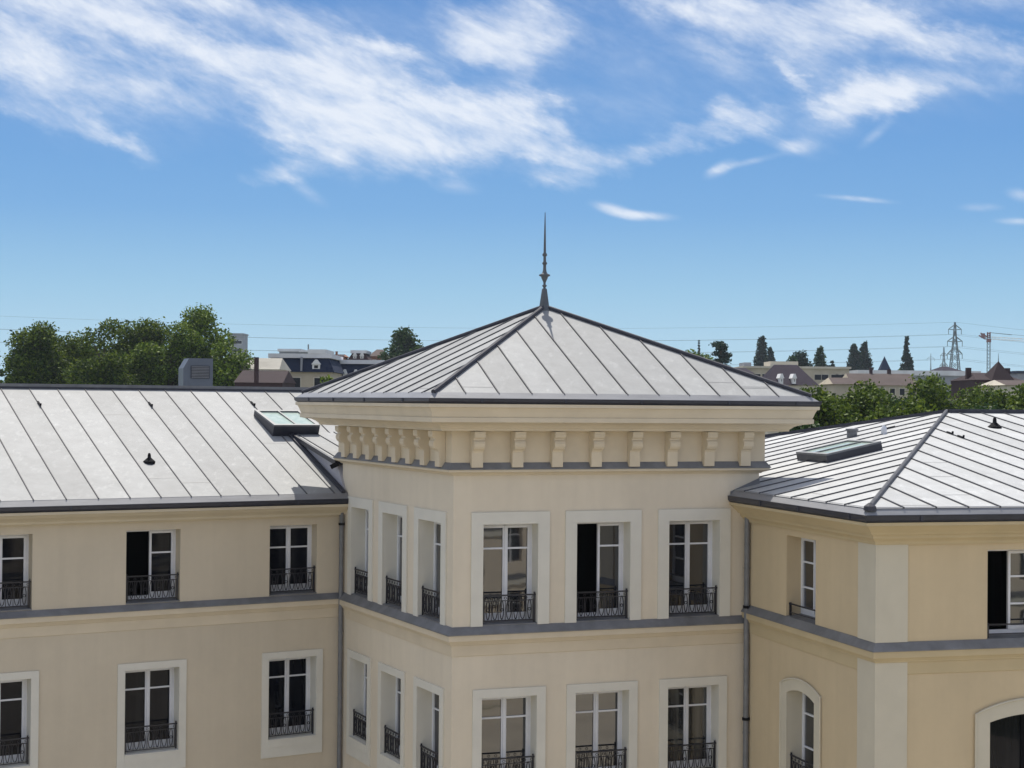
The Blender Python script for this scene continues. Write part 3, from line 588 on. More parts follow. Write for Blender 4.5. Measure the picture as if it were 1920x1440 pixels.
for i in (1, 2): wb.face([(*rp_[i], 0), (*rp_[i+1], 0), (*rp_[i+1], EZ-2.3), (*rp_[i], EZ-2.3)], 'stucco_right')
wb.build('wall', right)
b = MB(); b.ring(rp_, [(.44, -2.16), (.44, -2.22), (.40, -2.23), (.33, -2.29), (.25, -2.36), (.22, -2.40), (.17, -2.41), (.16, -2.47), (.08, -2.53), (.06, -2.56), (.05, -2.60), (0, -2.60)], 'cornice_right'); b.build('cornice', right)
course(right, rp_, -4.43, .85, 'cornice_right', lead=.15)
gutter(right, rp_, .47, -2.16, .25)
for z0_, z1_ in ((-4.42, -2.60), (-15, -4.74)):
    b = MB(); b.box(FR, -.032, .63, .002, .03, z0_, z1_, 'trim_right', (0, )); b.build('pilaster', right)
    b = MB(); b.box(FQ, .0, .65, .003, .032, z0_, z1_, 'trim_right', (0, )); b.build('pilaster', right)
G = Vector(offset(rp_, .34)[0]); FG = Vector(offset(rp_, .34)[3]); ez = -1.90; AP = Vector((11.39, 41.9)); azr = -.17
rb = MB(); rf1 = Roof(QR, 14.462, .34, ez, 1); q_ = rf1.fromxy(*AP); rf1 = Roof(QR, 14.462, .34, ez, (azr-ez)/q_[1]); tR = 22
g1 = rf1.fromxy(*G)
roof_plane(rb, rf1, [(g1[0], 0), (tR+.3, 0), (tR+.3, q_[1]), (q_[0], q_[1])], .37, .667, 'zinc_right', .036, .026)
rf2 = Roof(QR, 90+16.083, .34, ez, 1, out=tuple(FQ.n)); q2_ = rf2.fromxy(*AP); rf2 = Roof(QR, 90+16.083, .34, ez, (azr-ez)/q2_[1], out=tuple(FQ.n))
g2 = rf2.fromxy(*G); g3 = rf2.fromxy(*FG)
roof_plane(rb, rf2, [(g2[0], 0), (g3[0], 0), (q2_[0], q2_[1])], .62, .76, 'zinc_right', .036, .026)
b3 = Vector(offset(rp_, .34)[2]); ridge_end = rf1.P(tR+.3, q_[1])
rb.face([(*FG, ez+EZ), (AP.x, AP.y, azr+EZ), ridge_end, (*b3, ez+EZ)], 'zinc_right')
roof_r = rb.build('roof', right)
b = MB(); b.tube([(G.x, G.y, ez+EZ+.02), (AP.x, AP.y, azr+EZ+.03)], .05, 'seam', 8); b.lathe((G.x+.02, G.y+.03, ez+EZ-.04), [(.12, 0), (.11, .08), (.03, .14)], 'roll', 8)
b.build('hip_roll', roof_r)
b = MB(); b.bar((AP.x, AP.y, azr+EZ+.03), tuple(ridge_end+Vector((0, 0, .03))), .28, .10, 'roll'); b.bar((AP.x, AP.y, azr+EZ+.02), (*FG, ez+EZ+.02), .2, .10, 'roll'); b.build('ridge_cap', roof_r)
skylight(right, rf2, 6.45, 8.0, 2.65, 4.05, .16, .16)
vent(right, rf1, 7.47, 8.62, 1.0)
b = MB(); p = rf2.P(9.9, 5.1); b.lathe(p, [(.13, -.1), (.13, .14), (.16, .15), (.16, .2), (0, .22)], 'pipe', 10); b.build('roof_vent', right)
b = MB(); p = rf2.P(9.0, 5.5); b.lathe(p, [(.07, -.1), (.07, .14), (.03, .22), (0, .22)], 'frame', 8); b.build('roof_vent', right)
hook(right, rf1, .37+.667*8, 7.7); hook(right, rf1, .37+.667*8, 7.2); hook(right, rf2, .62+.76*12, 6.1)
# lead flashing where the roof meets the tower
b = MB(); pts = [FT.P(6.45, .03, -1.98), FT.P(7.16, .03, -1.72)]; b.hexa([FT.P(6.4, .005, -2.15), FT.P(7.11, .005, -1.95), FT.P(7.11, .05, -1.95), FT.P(6.4, .05, -2.15), FT.P(6.4, .005, -1.93), FT.P(7.11, .005, -1.64), FT.P(7.11, .03, -1.64), FT.P(6.4, .03, -1.93)], 'lead'); b.build('flashing', roof_r)
window(right, FR, 2.31, 3.57, -4.44, -2.73, transoms=(.30, .62), opened=True, rail='low')
window(right, FR, 2.36, 4.26, -7.9, -5.85, transoms=(), fm='black', glass='glass_dim', surround=(.30, .29, .3), spring=-5.99, tmat='trim_right', rail=False, low=True, sill='trim_right')
window(right, FQ, 2.46, 3.78, -4.44, -2.73, transoms=(.30, .62), rail='low')
window(right, FQ, 2.43, 3.68, -7.9, -5.86, transoms=(.25, .6), surround=(.27, .23, .3), spring=-5.99, tmat='trim_right', low=True, sill='trim_right')
pp = FT.P(6.72, .20, 0); pq = FT.P(6.58, .42, 0); downpipe(right, pp.x, pp.y, -2.16, -15, .062, swan=(pq.x-pp.x, pq.y-pp.y), clamps=(-4.45, -6.9))

# ================================================================ building behind the viewer, lit by the sun and mirrored in the panes
opp = thing('building', (0, -4, 0), 'cream building across the courtyard, seen only mirrored in the tower windows', 'building')
FO = Fr((58, -3.4), 180, False)
b = MB(); ops = []
for i in range(27):
    for z0_, z1_ in ((-12.5, -10.4), (-9.0, -6.9), (-5.5, -3.4), (-2.2, -.3)): ops.append(dict(t0=2+i*2.65, t1=3.25+i*2.65, z0=z0_, z1=z1_))
wall_face(b, FO, 0, 74, LO, .6, ops, 'opposite_stucco', .3); b.face([FO.P(0, 0, .6), FO.P(74, 0, .6), FO.P(74, -8, 3.5), FO.P(0, -8, 3.5)], 'zinc')
for a, c in ((0, 0), (74, 74)): b.face([FO.P(a, 0, LO), FO.P(a, -8, LO), FO.P(a, -8, 3.5), FO.P(a, 0, .6)], 'opposite_stucco')
b.face([FO.P(0, -8, LO), FO.P(74, -8, LO), FO.P(74, -8, 3.5), FO.P(0, -8, 3.5)], 'stucco_tower')
b.build('wall', opp)
for o_ in ops:
    b = MB(); a, c, z0_, z1_ = o_['t0'], o_['t1'], o_['z0'], o_['z1']
    b.face([FO.P(a, -.29, z0_), FO.P(c, -.29, z0_), FO.P(c, -.29, z1_), FO.P(a, -.29, z1_)], 'glass'); b.box(FO, (a+c)/2-.05, (a+c)/2+.05, -.28, -.24, z0_, z1_, 'frame'); b.box(FO, a, c, -.28, -.25, z0_+1.4, z0_+1.45, 'frame'); b.build('window', opp)
b = MB()
for zz in (-13.2, -9.75, -6.3, -2.9): b.box(FO, 0, 74, .002, .12, zz, zz+.22, 'lead'); b.box(FO, 0, 74, .002, .09, zz-.3, zz-.005, 'trim')
b.box(FO, 0, 74, .002, .2, .25, .5, 'trim'); b.build('string_course', opp)
#@@BG@@
# ================================================================ TREES
def leafmat(name, c1, c2, c3):
    m = bpy.data.materials.new(name); m.use_nodes = True; t = m.node_tree; n = t.nodes; b = n['Principled BSDF']; o = n['Material Output']
    g = n.new('ShaderNodeNewGeometry'); rp = n.new('ShaderNodeValToRGB'); e = rp.color_ramp.elements; e[0].color = (*c1, 1); e[1].color = (*c3, 1); k = e.new(.55); k.color = (*c2, 1)
    t.links.new(g.outputs['Random Per Island'], rp.inputs[0]); t.links.new(rp.outputs[0], b.inputs['Base Color']); b.inputs['Roughness'].default_value = .55; b.inputs['Specular IOR Level'].default_value = .08
    tr = n.new('ShaderNodeBsdfTranslucent'); hs = n.new('ShaderNodeHueSaturation'); hs.inputs['Value'].default_value = 1.5; hs.inputs['Hue'].default_value = .485; t.links.new(rp.outputs[0], hs.inputs['Color']); t.links.new(hs.outputs[0], tr.inputs[0])
    mx = n.new('ShaderNodeMixShader'); mx.inputs[0].default_value = .22; t.links.new(b.outputs[0], mx.inputs[1]); t.links.new(tr.outputs[0], mx.inputs[2]); t.links.new(mx.outputs[0], o.inputs[0]); return m
M['leaf_mid'] = leafmat('leaf_mid', (.014, .030, .005), (.055, .098, .012), (.135, .185, .026))
M['leaf_bright'] = leafmat('leaf_bright', (.020, .042, .006), (.080, .14, .016), (.17, .235, .034))
M['leaf_dark'] = leafmat('leaf_dark', (.012, .030, .010), (.026, .058, .018), (.05, .09, .026))
M['leaf_conifer'] = leafmat('leaf_conifer', (.012, .028, .020), (.018, .040, .028), (.030, .055, .035))
M['bark'] = mat('bark', (.06, .045, .035), .9, var=.3, nsc=3)
def tree(label, cat, x, y, base, ztop, wid, kind='round', m='leaf_mid', leaf=.3, dens=1.0, group=None, crown_low=None, seed=0, name='tree'):
    """trunk and limbs under a crown of small leaf-clump faces; z relative to the ground"""
    rnd = random.Random(seed*977+int(x*7)+int(y)); wid *= {'round': 1.28, 'column': 1.25, 'cone': 1.12, 'cedar': 1.25}[kind]
    t = thing(name, (x, y, base), label, cat, group); h = ztop-base; low = crown_low if crown_low is not None else base+h*.28
    b = MB(); r0 = max(.16, h*.02); lean = (rnd.uniform(-.3, .3), rnd.uniform(-.3, .3)); top = Vector((x+lean[0], y+lean[1], low+(ztop-low)*.8))
    pts = [(x, y, base), (x+lean[0]*.3, y+lean[1]*.3, low), tuple(top)]; b.tube(pts, [r0, r0*.75, r0*.15], 'bark', 7)
    cc = (ztop-low)/2; cz = low+cc; cl = []
    if kind == 'round':
        nb = int(29*dens)+8
        for i in range(nb):
            th = rnd.uniform(0, 2*math.pi); ph = math.acos(rnd.uniform(-.85, 1)); rr = rnd.uniform(.45, .88)
            p = Vector((x+math.cos(th)*math.sin(ph)*wid/2*rr, y+math.sin(th)*math.sin(ph)*wid/2*rr, cz+math.cos(ph)*cc*rr)); cl.append((p, rnd.uniform(.17, .27)*min(wid, cc*2), .8))
    elif kind == 'column':
        nb = int(22*dens)+6
        for i in range(nb):
            f = (i+rnd.random())/nb; z = low+(ztop-low)*f*.97; prof = math.sin(math.pi*min(1, (f*.68+.26)))**.55*(1-.2*f); a = rnd.uniform(0, 2*math.pi); k = wid/2*prof
            cl.append((Vector((x+math.cos(a)*k*.5, y+math.sin(a)*k*.5, z)), max(.14*wid, k*.85), 1.5))
    elif kind == 'cone':
        nb = int(30*dens)+6
        for i in range(nb):
            f = (i+rnd.random())/nb; z = low+(ztop-low)*f*.96; k = wid/2*(1-f)**.85; a = rnd.uniform(0, 2*math.pi)
            cl.append((Vector((x+math.cos(a)*k*.55, y+math.sin(a)*k*.55, z)), max(.07*wid, k*.75), .8))
    elif kind == 'cedar':
        for i in range(int(16*dens)):
            a = rnd.uniform(0, 2*math.pi); f = rnd.random(); z = low+(ztop-low)*f; k = wid/2*(1-.45*f)*rnd.uniform(.25, .95)
            cl.append((Vector((x+math.cos(a)*k, y+math.sin(a)*k, z)), wid*rnd.uniform(.11, .17), .42))
    for p, r, fz in rnd.sample(cl, min(len(cl), 9)): 
        zz = min(max(low+.2, p.z-r-(abs(p.x-x)+abs(p.y-y))*.5), top.z-.2); s_ = Vector((x+lean[0]*.4, y+lean[1]*.4, zz)); b.tube([s_, (s_+p)/2+Vector((0, 0, -.1*r)), p], [r0*.35, r0*.22, r0*.06], 'bark', 5)
    b.build('trunk', t)
    cb = MB(); mi = cb.mi(m)
    for p, r, fz in cl:
        n = int(min(1500, 26*(r/leaf)**2+40))
        for i in range(n):
            v = Vector((rnd.gauss(0, 1), rnd.gauss(0, 1), rnd.gauss(0, 1))); v.normalize(); q = rnd.random()**.4*(1+.12*rnd.gauss(0, 1))
            c = p+Vector((v.x*r*q, v.y*r*q, v.z*r*q*fz)); s = leaf*rnd.uniform(.5, 1.1)
            a = Vector((rnd.gauss(0, 1), rnd.gauss(0, 1), rnd.gauss(0, .7))).normalized(); d = a.cross(Vector((rnd.gauss(0, 1), rnd.gauss(0, 1), rnd.gauss(0, 1)))).normalized()
            i0 = len(cb.v); cb.v += [tuple(c-a*s*.6), tuple(c+d*s*.38-a*s*.1), tuple(c+a*s*.6), tuple(c-d*s*.34+a*s*.08)]; cb.f.append((i0, i0+1, i0+2, i0+3)); cb.m.append(mi); cb.tone.append(.5)
    cb.build('crown', t); return t
def tree_px(label, cat, px, py, Y, wpx, kind='round', m='leaf_mid', leaf=.3, dens=1.0, group=None, low=None, seed=0, name='tree', base=0):
    p = PX(px, py, Y); return tree(label, cat, p.x, Y, base, p.z, wpx/3000*Y, kind, m, leaf, dens, group, low, seed, name)
GL = 'broadleaf trees behind the left roof'
tree_px('dark dense tree at the left end of the row behind the left roof', 'tree', 66, 594, 150, 104, m='leaf_mid', leaf=.29, dens=1.5, group=GL, low=8, seed=1)
tree_px('dark green tree standing second from the left in the row behind the left roof', 'tree', 132, 592, 156, 118, m='leaf_mid', leaf=.29, dens=1.5, group=GL, low=7, seed=2)
tree_px('mid green rounded tree in the middle of the row, left of the gap of sky', 'tree', 196, 592, 148, 112, m='leaf_mid', leaf=.29, dens=1.4, group=GL, low=8, seed=3)
tree_px('loose green tree with sky showing through, right of the middle of the row', 'tree', 262, 582, 158, 110, m='leaf_mid', leaf=.28, dens=1.3, group=GL, low=8, seed=4)
tree_px('tall green tree just left of the highest crown in the row', 'tree', 320, 574, 152, 108, m='leaf_bright', leaf=.28, dens=1.3, group=GL, low=8, seed=5)
tree_px('tallest bright green tree standing behind the ventilation housing', 'tree', 382, 571, 156, 104, m='leaf_bright', leaf=.28, dens=1.25, group=GL, low=7, seed=6)
tree_px('shorter bright green tree at the right end of the row, before the grey tower block', 'tree', 425, 622, 150, 84, m='leaf_bright', leaf=.28, dens=1.3, group=GL, low=6, seed=7)
tree_px('pointed dark conifer cut by the left edge of the photo', 'tree', -6, 640, 170, 34, 'cone', 'leaf_conifer', .4, 1.0, low=4, seed=8, name='conifer_tree')
tree_px('low dark tree beside the left edge conifer', 'tree', 12, 676, 165, 44, 'round', 'leaf_dark', .4, 1.0, low=5, seed=9)
tree_px('round dark tree standing alone left of the tower roof', 'tree', 760, 608, 240, 82, 'round', 'leaf_dark', .55, 1.3, low=12, seed=10)
tree_px('yellow green bush before the beige wall beside the tower eaves', 'bush', 622, 702, 120, 44, 'round', 'leaf_bright', .3, .8, low=12, seed=11, name='bush')
GR = 'broadleaf trees behind the right roof'
for i, (px, py, Y, w_, m_, lab) in enumerate([
    (1570, 722, 112, 90, 'leaf_mid', 'light green tree top between two darker crowns behind the right roof'),
    (1650, 726, 118, 100, 'leaf_mid', 'mid green tree hiding the walls of the long terrace'),
    (1705, 722, 112, 80, 'leaf_dark', 'darker tree under the round bush top behind the right roof'),
    (1845, 722, 112, 100, 'leaf_mid', 'leafy crown hiding the walls of the brown gabled house'),
    (1535, 706, 84, 110, 'leaf_mid', 'dark green tree touching the tower eaves behind the right roof'),
    (1500, 765, 74, 80, 'leaf_dark', 'low shaded tree in the corner between tower cornice and right roof'),
    (1610, 706, 92, 120, 'leaf_mid', 'broad green tree second from the tower behind the right roof'),
    (1690, 742, 80, 110, 'leaf_mid', 'lower tree before the brown long roof behind the right roof ridge'),
    (1660, 722, 100, 100, 'leaf_dark', 'dark tree between the two broad crowns behind the right roof'),
    (1748, 712, 92, 110, 'leaf_mid', 'bright green tree below the round bush top, left of the roof vent'),
    (1815, 722, 84, 110, 'leaf_dark', 'green tree above the roof vent on the right roof'),
    (1870, 718, 94, 110, 'leaf_mid', 'leafy green tree before the dark brown gabled house'),
    (1935, 716, 86, 110, 'leaf_mid', 'green tree cut by the right edge of the photo')]):
    tree_px(lab, 'tree', px, py, Y, w_*1.15, 'round', m_, .24, 1.35, GR, 6.5, 20+i)
tree_px('round bright green tree top rising over the long brown roof', 'tree', 1745, 688, 170, 56, 'round', 'leaf_bright', .36, 1.2, low=10, seed=31)
tree_px('pale green tree seen just above the right slope of the tower roof', 'tree', 1300, 646, 260, 66, 'round', 'leaf_bright', .5, 1.0, low=14, seed=32)
tree_px('spreading dark cedar with layered limbs above the tower roof slope', 'tree', 1350, 640, 240, 66, 'cedar', 'leaf_conifer', .42, 1.3, low=17, seed=33, name='cedar_tree')
tree_px('small distant pointed conifer above the pale green tree', 'tree', 1310, 636, 380, 12, 'cone', 'leaf_conifer', .5, .7, low=20, seed=34, name='conifer_tree')
GP = 'poplars on the skyline'
for i, (px, py, Y, w_, k, m_, lab, lo) in enumerate([
    (1428, 631, 420, 22, 'column', 'leaf_conifer', 'taller of the two slim poplars left of the beige flats', 19),
    (1444, 651, 410, 15, 'column', 'leaf_conifer', 'shorter slim poplar right beside the taller one', 19),
    (1602, 645, 400, 24, 'column', 'leaf_conifer', 'left half of the pair of broad poplars left of the small steeple', 17),
    (1621, 640, 405, 22, 'column', 'leaf_conifer', 'right taller one of the pair of broad poplars left of the small steeple', 17),
    (1700, 627, 390, 34, 'cone', 'leaf_conifer', 'tall tapering poplar standing alone right of the small steeple', 17)]):
    tree_px(lab, 'tree', px, py, Y, w_, k, m_, .75, 1.5, GP, lo, 40+i, 'poplar_tree')
tree_px('rounded dark tree right behind the purple slate roof', 'tree', 1500, 655, 330, 36, 'round', 'leaf_conifer', .55, 1.2, low=16, seed=50)
tree_px('oval green tree behind the middle of the beige flats', 'tree', 1537, 650, 340, 24, 'column', 'leaf_dark', .55, 1.2, low=15, seed=51)
tree_px('small dark tree top behind the right end of the beige flats', 'tree', 1558, 672, 340, 13, 'round', 'leaf_conifer', .5, 1, low=18, seed=52)
tree_px('reddish brown tree just left of the purple slate roof top', 'tree', 1482, 664, 320, 26, 'round', 'leaf_dark', .5, 1, low=17, seed=53)
tree_px('low green tree left of the tall lone poplar', 'tree', 1676, 690, 330, 40, 'round', 'leaf_mid', .5, 1, low=12, seed=54)

# ================================================================ TOWN
for k, c in {'wall_beige': (.42, .37, .29), 'wall_cream': (.52, .48, .40), 'wall_grey': (.27, .28, .31), 'brick_brown': (.055, .034, .036), 'brick_red': (.30, .15, .10), 'slate': (.014, .022, .048), 'slate_purple': (.017, .012, .024),
             'tile_brown': (.035, .024, .027), 'tile_pink': (.075, .058, .055), 'roof_white': (.62, .62, .64), 'tile_pale': (.30, .29, .26), 'window_dark': (.02, .022, .028), 'white_paint': (.7, .7, .7), 'steel': (.16, .19, .20), 'crane_red': (.22, .12, .12), 'concrete': (.38, .37, .35), 'ivy': (.07, .09, .035)}.items():
    M[k] = mat(k, c, .85, var=.14, nsc=.35, spec=.12)
def house(label, cat, x0px, x1px, ytop, Y, dep=10, rot=0, wall='wall_beige', roof='flat', rm='roof_white', rise=2.0, wins=None, name='building', over=.3, hip=.0):
    """x extent and eaves height as seen; roof flat | gable | mansard | hip"""
    a = PX(x0px, ytop, Y); c = PX(x1px, ytop, Y); wdt = (c.x-a.x)/math.cos(R(rot)); F = Fr((a.x, Y), rot); ze = a.z-EZ
    t = thing(name, (a.x, Y, 0), label, cat)
    b = MB(); b.box(F, 0, wdt, -dep, 0, -EZ, ze, wall); b.build('wall', t)
    b = MB()
    if roof == 'flat': b.box(F, -over, wdt+over, -dep-over, over, ze, ze+rise, rm)
    else:
        i = hip*wdt; o = over; z1 = ze+rise
        if roof == 'mansard':
            k = .35; lo = [F.P(-o, o, ze), F.P(wdt+o, o, ze), F.P(wdt+o, -dep-o, ze), F.P(-o, -dep-o, ze)]; hi_ = [F.P(k, -k, z1), F.P(wdt-k, -k, z1), F.P(wdt-k, -dep+k, z1), F.P(k, -dep+k, z1)]
            b.hexa(lo+hi_, rm); b.box(F, k-.25, wdt-k+.25, -dep+k-.25, -k+.25, z1+.01, z1+.45, 'roof_white')
        else:
            r0 = F.P(i, -dep/2, z1); r1 = F.P(wdt-i, -dep/2, z1); p = [F.P(-o, o, ze), F.P(wdt+o, o, ze), F.P(wdt+o, -dep-o, ze), F.P(-o, -dep-o, ze)]
            b.face([p[0], p[1], r1, r0], rm); b.face([p[2], p[3], r0, r1], rm); b.face([p[1], p[2], r1], rm if hip else wall); b.face([p[3], p[0], r0], rm if hip else wall)
            b.face(p, rm)
    rf = b.build('roof', t)
    if wins:
        for (fx, z, ww, hh) in wins:
            m = MB(); tt = fx*wdt; m.box(F, tt-ww/2-.1, tt+ww/2+.1, -.02, .06, ze+z-.1, ze+z+hh+.1, 'white_paint' if wall != 'wall_beige' else 'wall_cream'); wo = m.build('window', t)
            m = MB(); m.box(F, tt-ww/2, tt+ww/2, .062, .07, ze+z, ze+z+hh, 'window_dark'); m.build('pane', wo)
    return t, F, wdt, ze, rf
def add_box(t, name, F, a, c, o0, o1, z0, z1, m): b = MB(); b.box(F, a, c, o0, o1, z0, z1, m); return b.build(name, t)
def dormer_win(t, F, tt, z, w_, h_, o=.9, wm='white_paint'):
    b = MB(); b.box(F, tt-w_/2, tt+w_/2, -1.5, o-.6, z, z+h_, wm); b.hexa([F.P(tt-w_/2-.1, -1.5, z+h_), F.P(tt+w_/2+.1, -1.5, z+h_), F.P(tt+w_/2+.1, o-.5, z+h_), F.P(tt-w_/2-.1, o-.5, z+h_), F.P(tt-.1, -1.5, z+h_+.5), F.P(tt+.1, -1.5, z+h_+.5), F.P(tt+.1, o-.5, z+h_+.5), F.P(tt-.1, o-.5, z+h_+.5)], wm)
    d = b.build('dormer', t); b = MB(); b.box(F, tt-w_/2+.2, tt+w_/2-.2, o-.599, o-.58, z+.25, z+h_-.1, 'window_dark'); b.build('pane', d)
# left of the tower
t, F, wd, ze, rf = house('pale grey distant tower block half hidden by the right end of the tree row', 'tower block', 428, 454, 627, 620, 12, 0, 'wall_grey', 'flat', 'wall_grey', .5, [(f, z, 2.6, 1.2) for f in (.3, .7) for z in (-3.6, -6.8, -10, -13.2)], 'tower_block')
t, F, wd, ze, rf = house('low cream building with shallow pale roof left of the navy mansard', 'house', 450, 522, 692, 150, 8, 0, 'wall_cream', 'gable', 'tile_pale', 1.15, None, 'house', .1, .06)
t, F, wd, ze, rf = house('dark brown tiled house with a tall chimney before the cream building', 'house', 440, 529, 717, 135, 8, 0, 'brick_brown', 'gable', 'tile_brown', 1.1, None, 'house', .1, .0)
b = MB(); p = PX(479, 690, 133); b.box(Fr((p.x-.13, 133), 0), 0, .32, -.5, 0, p.z-EZ-1.2, p.z-EZ+.9, 'brick_brown'); b.build('chimney', rf)
t, F, wd, ze, rf = house('beige building with navy slate mansard and round dormer left of the tower', 'building', 500, 622, 697, 165, 12, 0, 'wall_beige', 'mansard', 'slate', 1.45, [(.80, -1.6, .9, 1.0), (.45, -1.6, .9, 1.0)])
dormer_win(t, F, wd*.76, ze+.15, .8, .65, .75); add_box(t, 'party_wall', F, wd*.52, wd*.55, -3, .25, ze, ze+1.55, 'wall_grey'); add_box(t, 'ivy', F, 2.4, wd-.4, .02, .15, ze-2.6, ze-1.75, 'ivy')
t, F, wd, ze, rf = house('long navy mansard with pale ledge running behind the tower eaves', 'building', 618, 720, 712, 175, 12, 0, 'wall_cream', 'mansard', 'slate', 1.75, None)
for f in (.28, .48): dormer_win(t, F, wd*f, ze+.35, .42, .3, .75)
WF = lambda n, z, w_=1.0, h_=1.2: [((i+.5)/n, z, w_, h_) for i in range(n)]
house('grey walled flats with white roof edge on the skyline above the navy mansard', 'block of flats', 523, 562, 659, 300, 12, 0, 'wall_grey', 'flat', 'roof_white', .5, WF(5, -1.8, .7, .6))
t, F, wd, ze, rf = house('glassy pale blue stair block between the two white roofed flats', 'building', 563, 582, 660, 290, 10, 0, 'wall_grey', 'flat', 'roof_white', .3, None); add_box(t, 'roof_mast', F, .9, 1.15, -3, -2.8, ze+.3, ze+1.5, 'steel')
house('beige flats with bright white flat roof right of the pale blue stair block', 'block of flats', 580, 608, 663, 280, 12, 0, 'wall_beige', 'flat', 'roof_white', .75, WF(4, -1.6, .6, .7))
t, F, wd, ze, rf = house('small brown house with a brick chimney behind the navy mansard ledge', 'house', 622, 641, 668, 230, 8, 0, 'brick_red', 'gable', 'tile_brown', .4, [(.5, -1.2, .5, .7)]); b = MB(); b.box(F, .2, .5, -3, -2.6, ze, ze+.8, 'brick_red'); b.build('chimney', rf)
t, F, wd, ze, rf = house('dark roofed red house with dormers left of the round dark tree', 'house', 655, 688, 675, 235, 8, 0, 'wall_cream', 'mansard', 'brick_brown', 1.0, None)
for f in (.3, .7): dormer_win(t, F, wd*f, ze+.05, .5, .55, .75)
house('terracotta gabled house beside the round dark tree', 'house', 692, 722, 668, 245, 9, 0, 'brick_red', 'gable', 'tile_pink', 1.2, [(.3, -1.3, .5, .7)], 'house', .2, .3)
# right of the tower
t, F, wd, ze, rf = house('long beige block of flats with flat roof behind the purple slate house', 'block of flats', 1396, 1592, 690, 270, 14, 0, 'wall_beige', 'flat', 'wall_cream', .35, [(f, z, 1.1, .9) for f in (.06, .12, .2, .7, .77, .86, .91, .97) for z in (-1.9, -4.0)])
add_box(t, 'roof_block', F, 4.5, 9.2, -8, -1, ze+.36, ze+1.2, 'wall_cream'); add_box(t, 'roof_block', F, .2, 1.4, -8, -2, ze+.36, ze+1.0, 'wall_grey')
t, F, wd, ze, rf = house('purple slate mansard house with two white dormers right of the tower roof', 'house', 1440, 1532, 722, 175, 9, 0, 'wall_cream', 'gable', 'slate_purple', 2.35, None, 'house', .2, .26)
for f in (.26, .52): dormer_win(t, F, wd*f, ze+.15, .34, .6, 1.2)
house('dark roofed low house left of the purple slate house', 'house', 1378, 1412, 700, 230, 8, 0, 'brick_red', 'gable', 'slate_purple', .9, None, 'house', .2, .2)
t, F, wd, ze, rf = house('long low terrace with brown pink tiled roof between poplars and round bush', 'terrace', 1600, 1722, 722, 200, 9, 0, 'wall_beige', 'gable', 'tile_pink', 1.55, [(f, -1.2, .6, .8) for f in (.15, .3, .45, .6, .75, .9)])
b = MB(); b.box(F, wd*.38, wd*.42, -5, -4.5, ze+.8, ze+2.3, 'brick_brown'); b.build('chimney', rf); b = MB(); b.box(F, wd*.66, wd*.71, -5, -4.5, ze+.8, ze+2.1, 'brick_brown'); b.build('chimney', rf)
t, F, wd, ze, rf = house('sunlit beige gabled roof left of the long terrace', 'house', 1566, 1608, 720, 160, 7, 0, 'wall_beige', 'gable', 'tile_pink', .7)
house('wide grey warehouse with bright white roof below the lattice pylon', 'warehouse', 1610, 1836, 703, 325, 30, 0, 'wall_grey', 'flat', 'roof_white', 1.0, None, 'warehouse')
house('dark hipped roof peeping over the warehouse at the foot of the pylon', 'house', 1766, 1802, 695, 362, 12, 0, 'brick_brown', 'gable', 'slate_purple', 1.1, None, 'house', .3, .35)
t, F, wd, ze, rf = house('dark brown gabled house with finial near the right edge', 'house', 1832, 1914, 712, 150, 9, 0, 'brick_brown', 'gable', 'tile_brown', .75, None, 'house', .1, .2)
b = MB(); q0 = [F.P(wd*.28, .6, ze-.2), F.P(wd*.85, .6, ze-.2), F.P(wd*.85, -4, ze-.2), F.P(wd*.28, -4, ze-.2)]; ap = F.P(wd*.56, -1, ze+1.8)
for k in range(4): b.face([q0[k], q0[(k+1) % 4], ap], 'tile_brown')
b.build('turret_roof', rf)
b = MB(); b.tube([tuple(ap-Vector((0, 0, .2))), tuple(ap+Vector((0, 0, .75)))], [.05, .012], 'steel', 6); b.build('finial', rf)
for f in (.06, .97): b = MB(); b.box(F, wd*f-.22, wd*f+.22, -4, -3.5, ze, ze+1.2, 'brick_brown'); b.build('chimney', rf)
t, F, wd, ze, rf = house('beige rendered house at the right edge before the brown gabled house', 'house', 1890, 1960, 722, 140, 8, 0, 'wall_cream', 'gable', 'tile_pink', .5)
house('grey blue shed roof right of the brown gabled house', 'house', 1908, 1990, 700, 320, 12, 0, 'wall_grey', 'flat', 'slate', .5)
# small steeple
p = PX(1660, 700, 360); t = thing('church_steeple', (p.x, 360, 0), 'small dark pointed steeple between the broad poplars and the tall lone poplar', 'steeple'); F = Fr((p.x-1, 360), 0)
b = MB(); b.box(F, 0, 2, -2, 0, -EZ, p.z-EZ, 'wall_grey'); b.build('tower_shaft', t); b = MB(); q0 = [F.P(-.5, .5, p.z-EZ), F.P(2.5, .5, p.z-EZ), F.P(2.5, -2.5, p.z-EZ), F.P(-.5, -2.5, p.z-EZ)]; ap = F.P(1, -1, p.z-EZ+3.9)
for k in range(4): b.face([q0[k], q0[(k+1) % 4], ap], 'slate')
b.face(q0, 'slate'); b.build('spire', t)
# far wooded hills on the skyline
M['hill'] = mat('hill', (.05, .075, .06), .95, var=.3, nsc=.02)
b = MB(); rnd = random.Random(3); n = 160; xs = [-2600+5200*i/n for i in range(n+1)]; pr = [0]
hs = [36+9*math.sin(i*.11)+5*math.sin(i*.31+1)+rnd.uniform(-1.2, 1.2) for i in range(n+1)]
for i in range(n):
    for (y0, k0, y1, k1) in ((2300, 0, 2700, 1), (2700, 1, 3300, 0)): b.face([(xs[i], y0, hs[i]*k0+.1), (xs[i+1], y0, hs[i+1]*k0+.1), (xs[i+1], y1, hs[i+1]*k1+.1), (xs[i], y1, hs[i]*k1+.1)], 'hill')
tag(b.build('hills'), kind='structure')

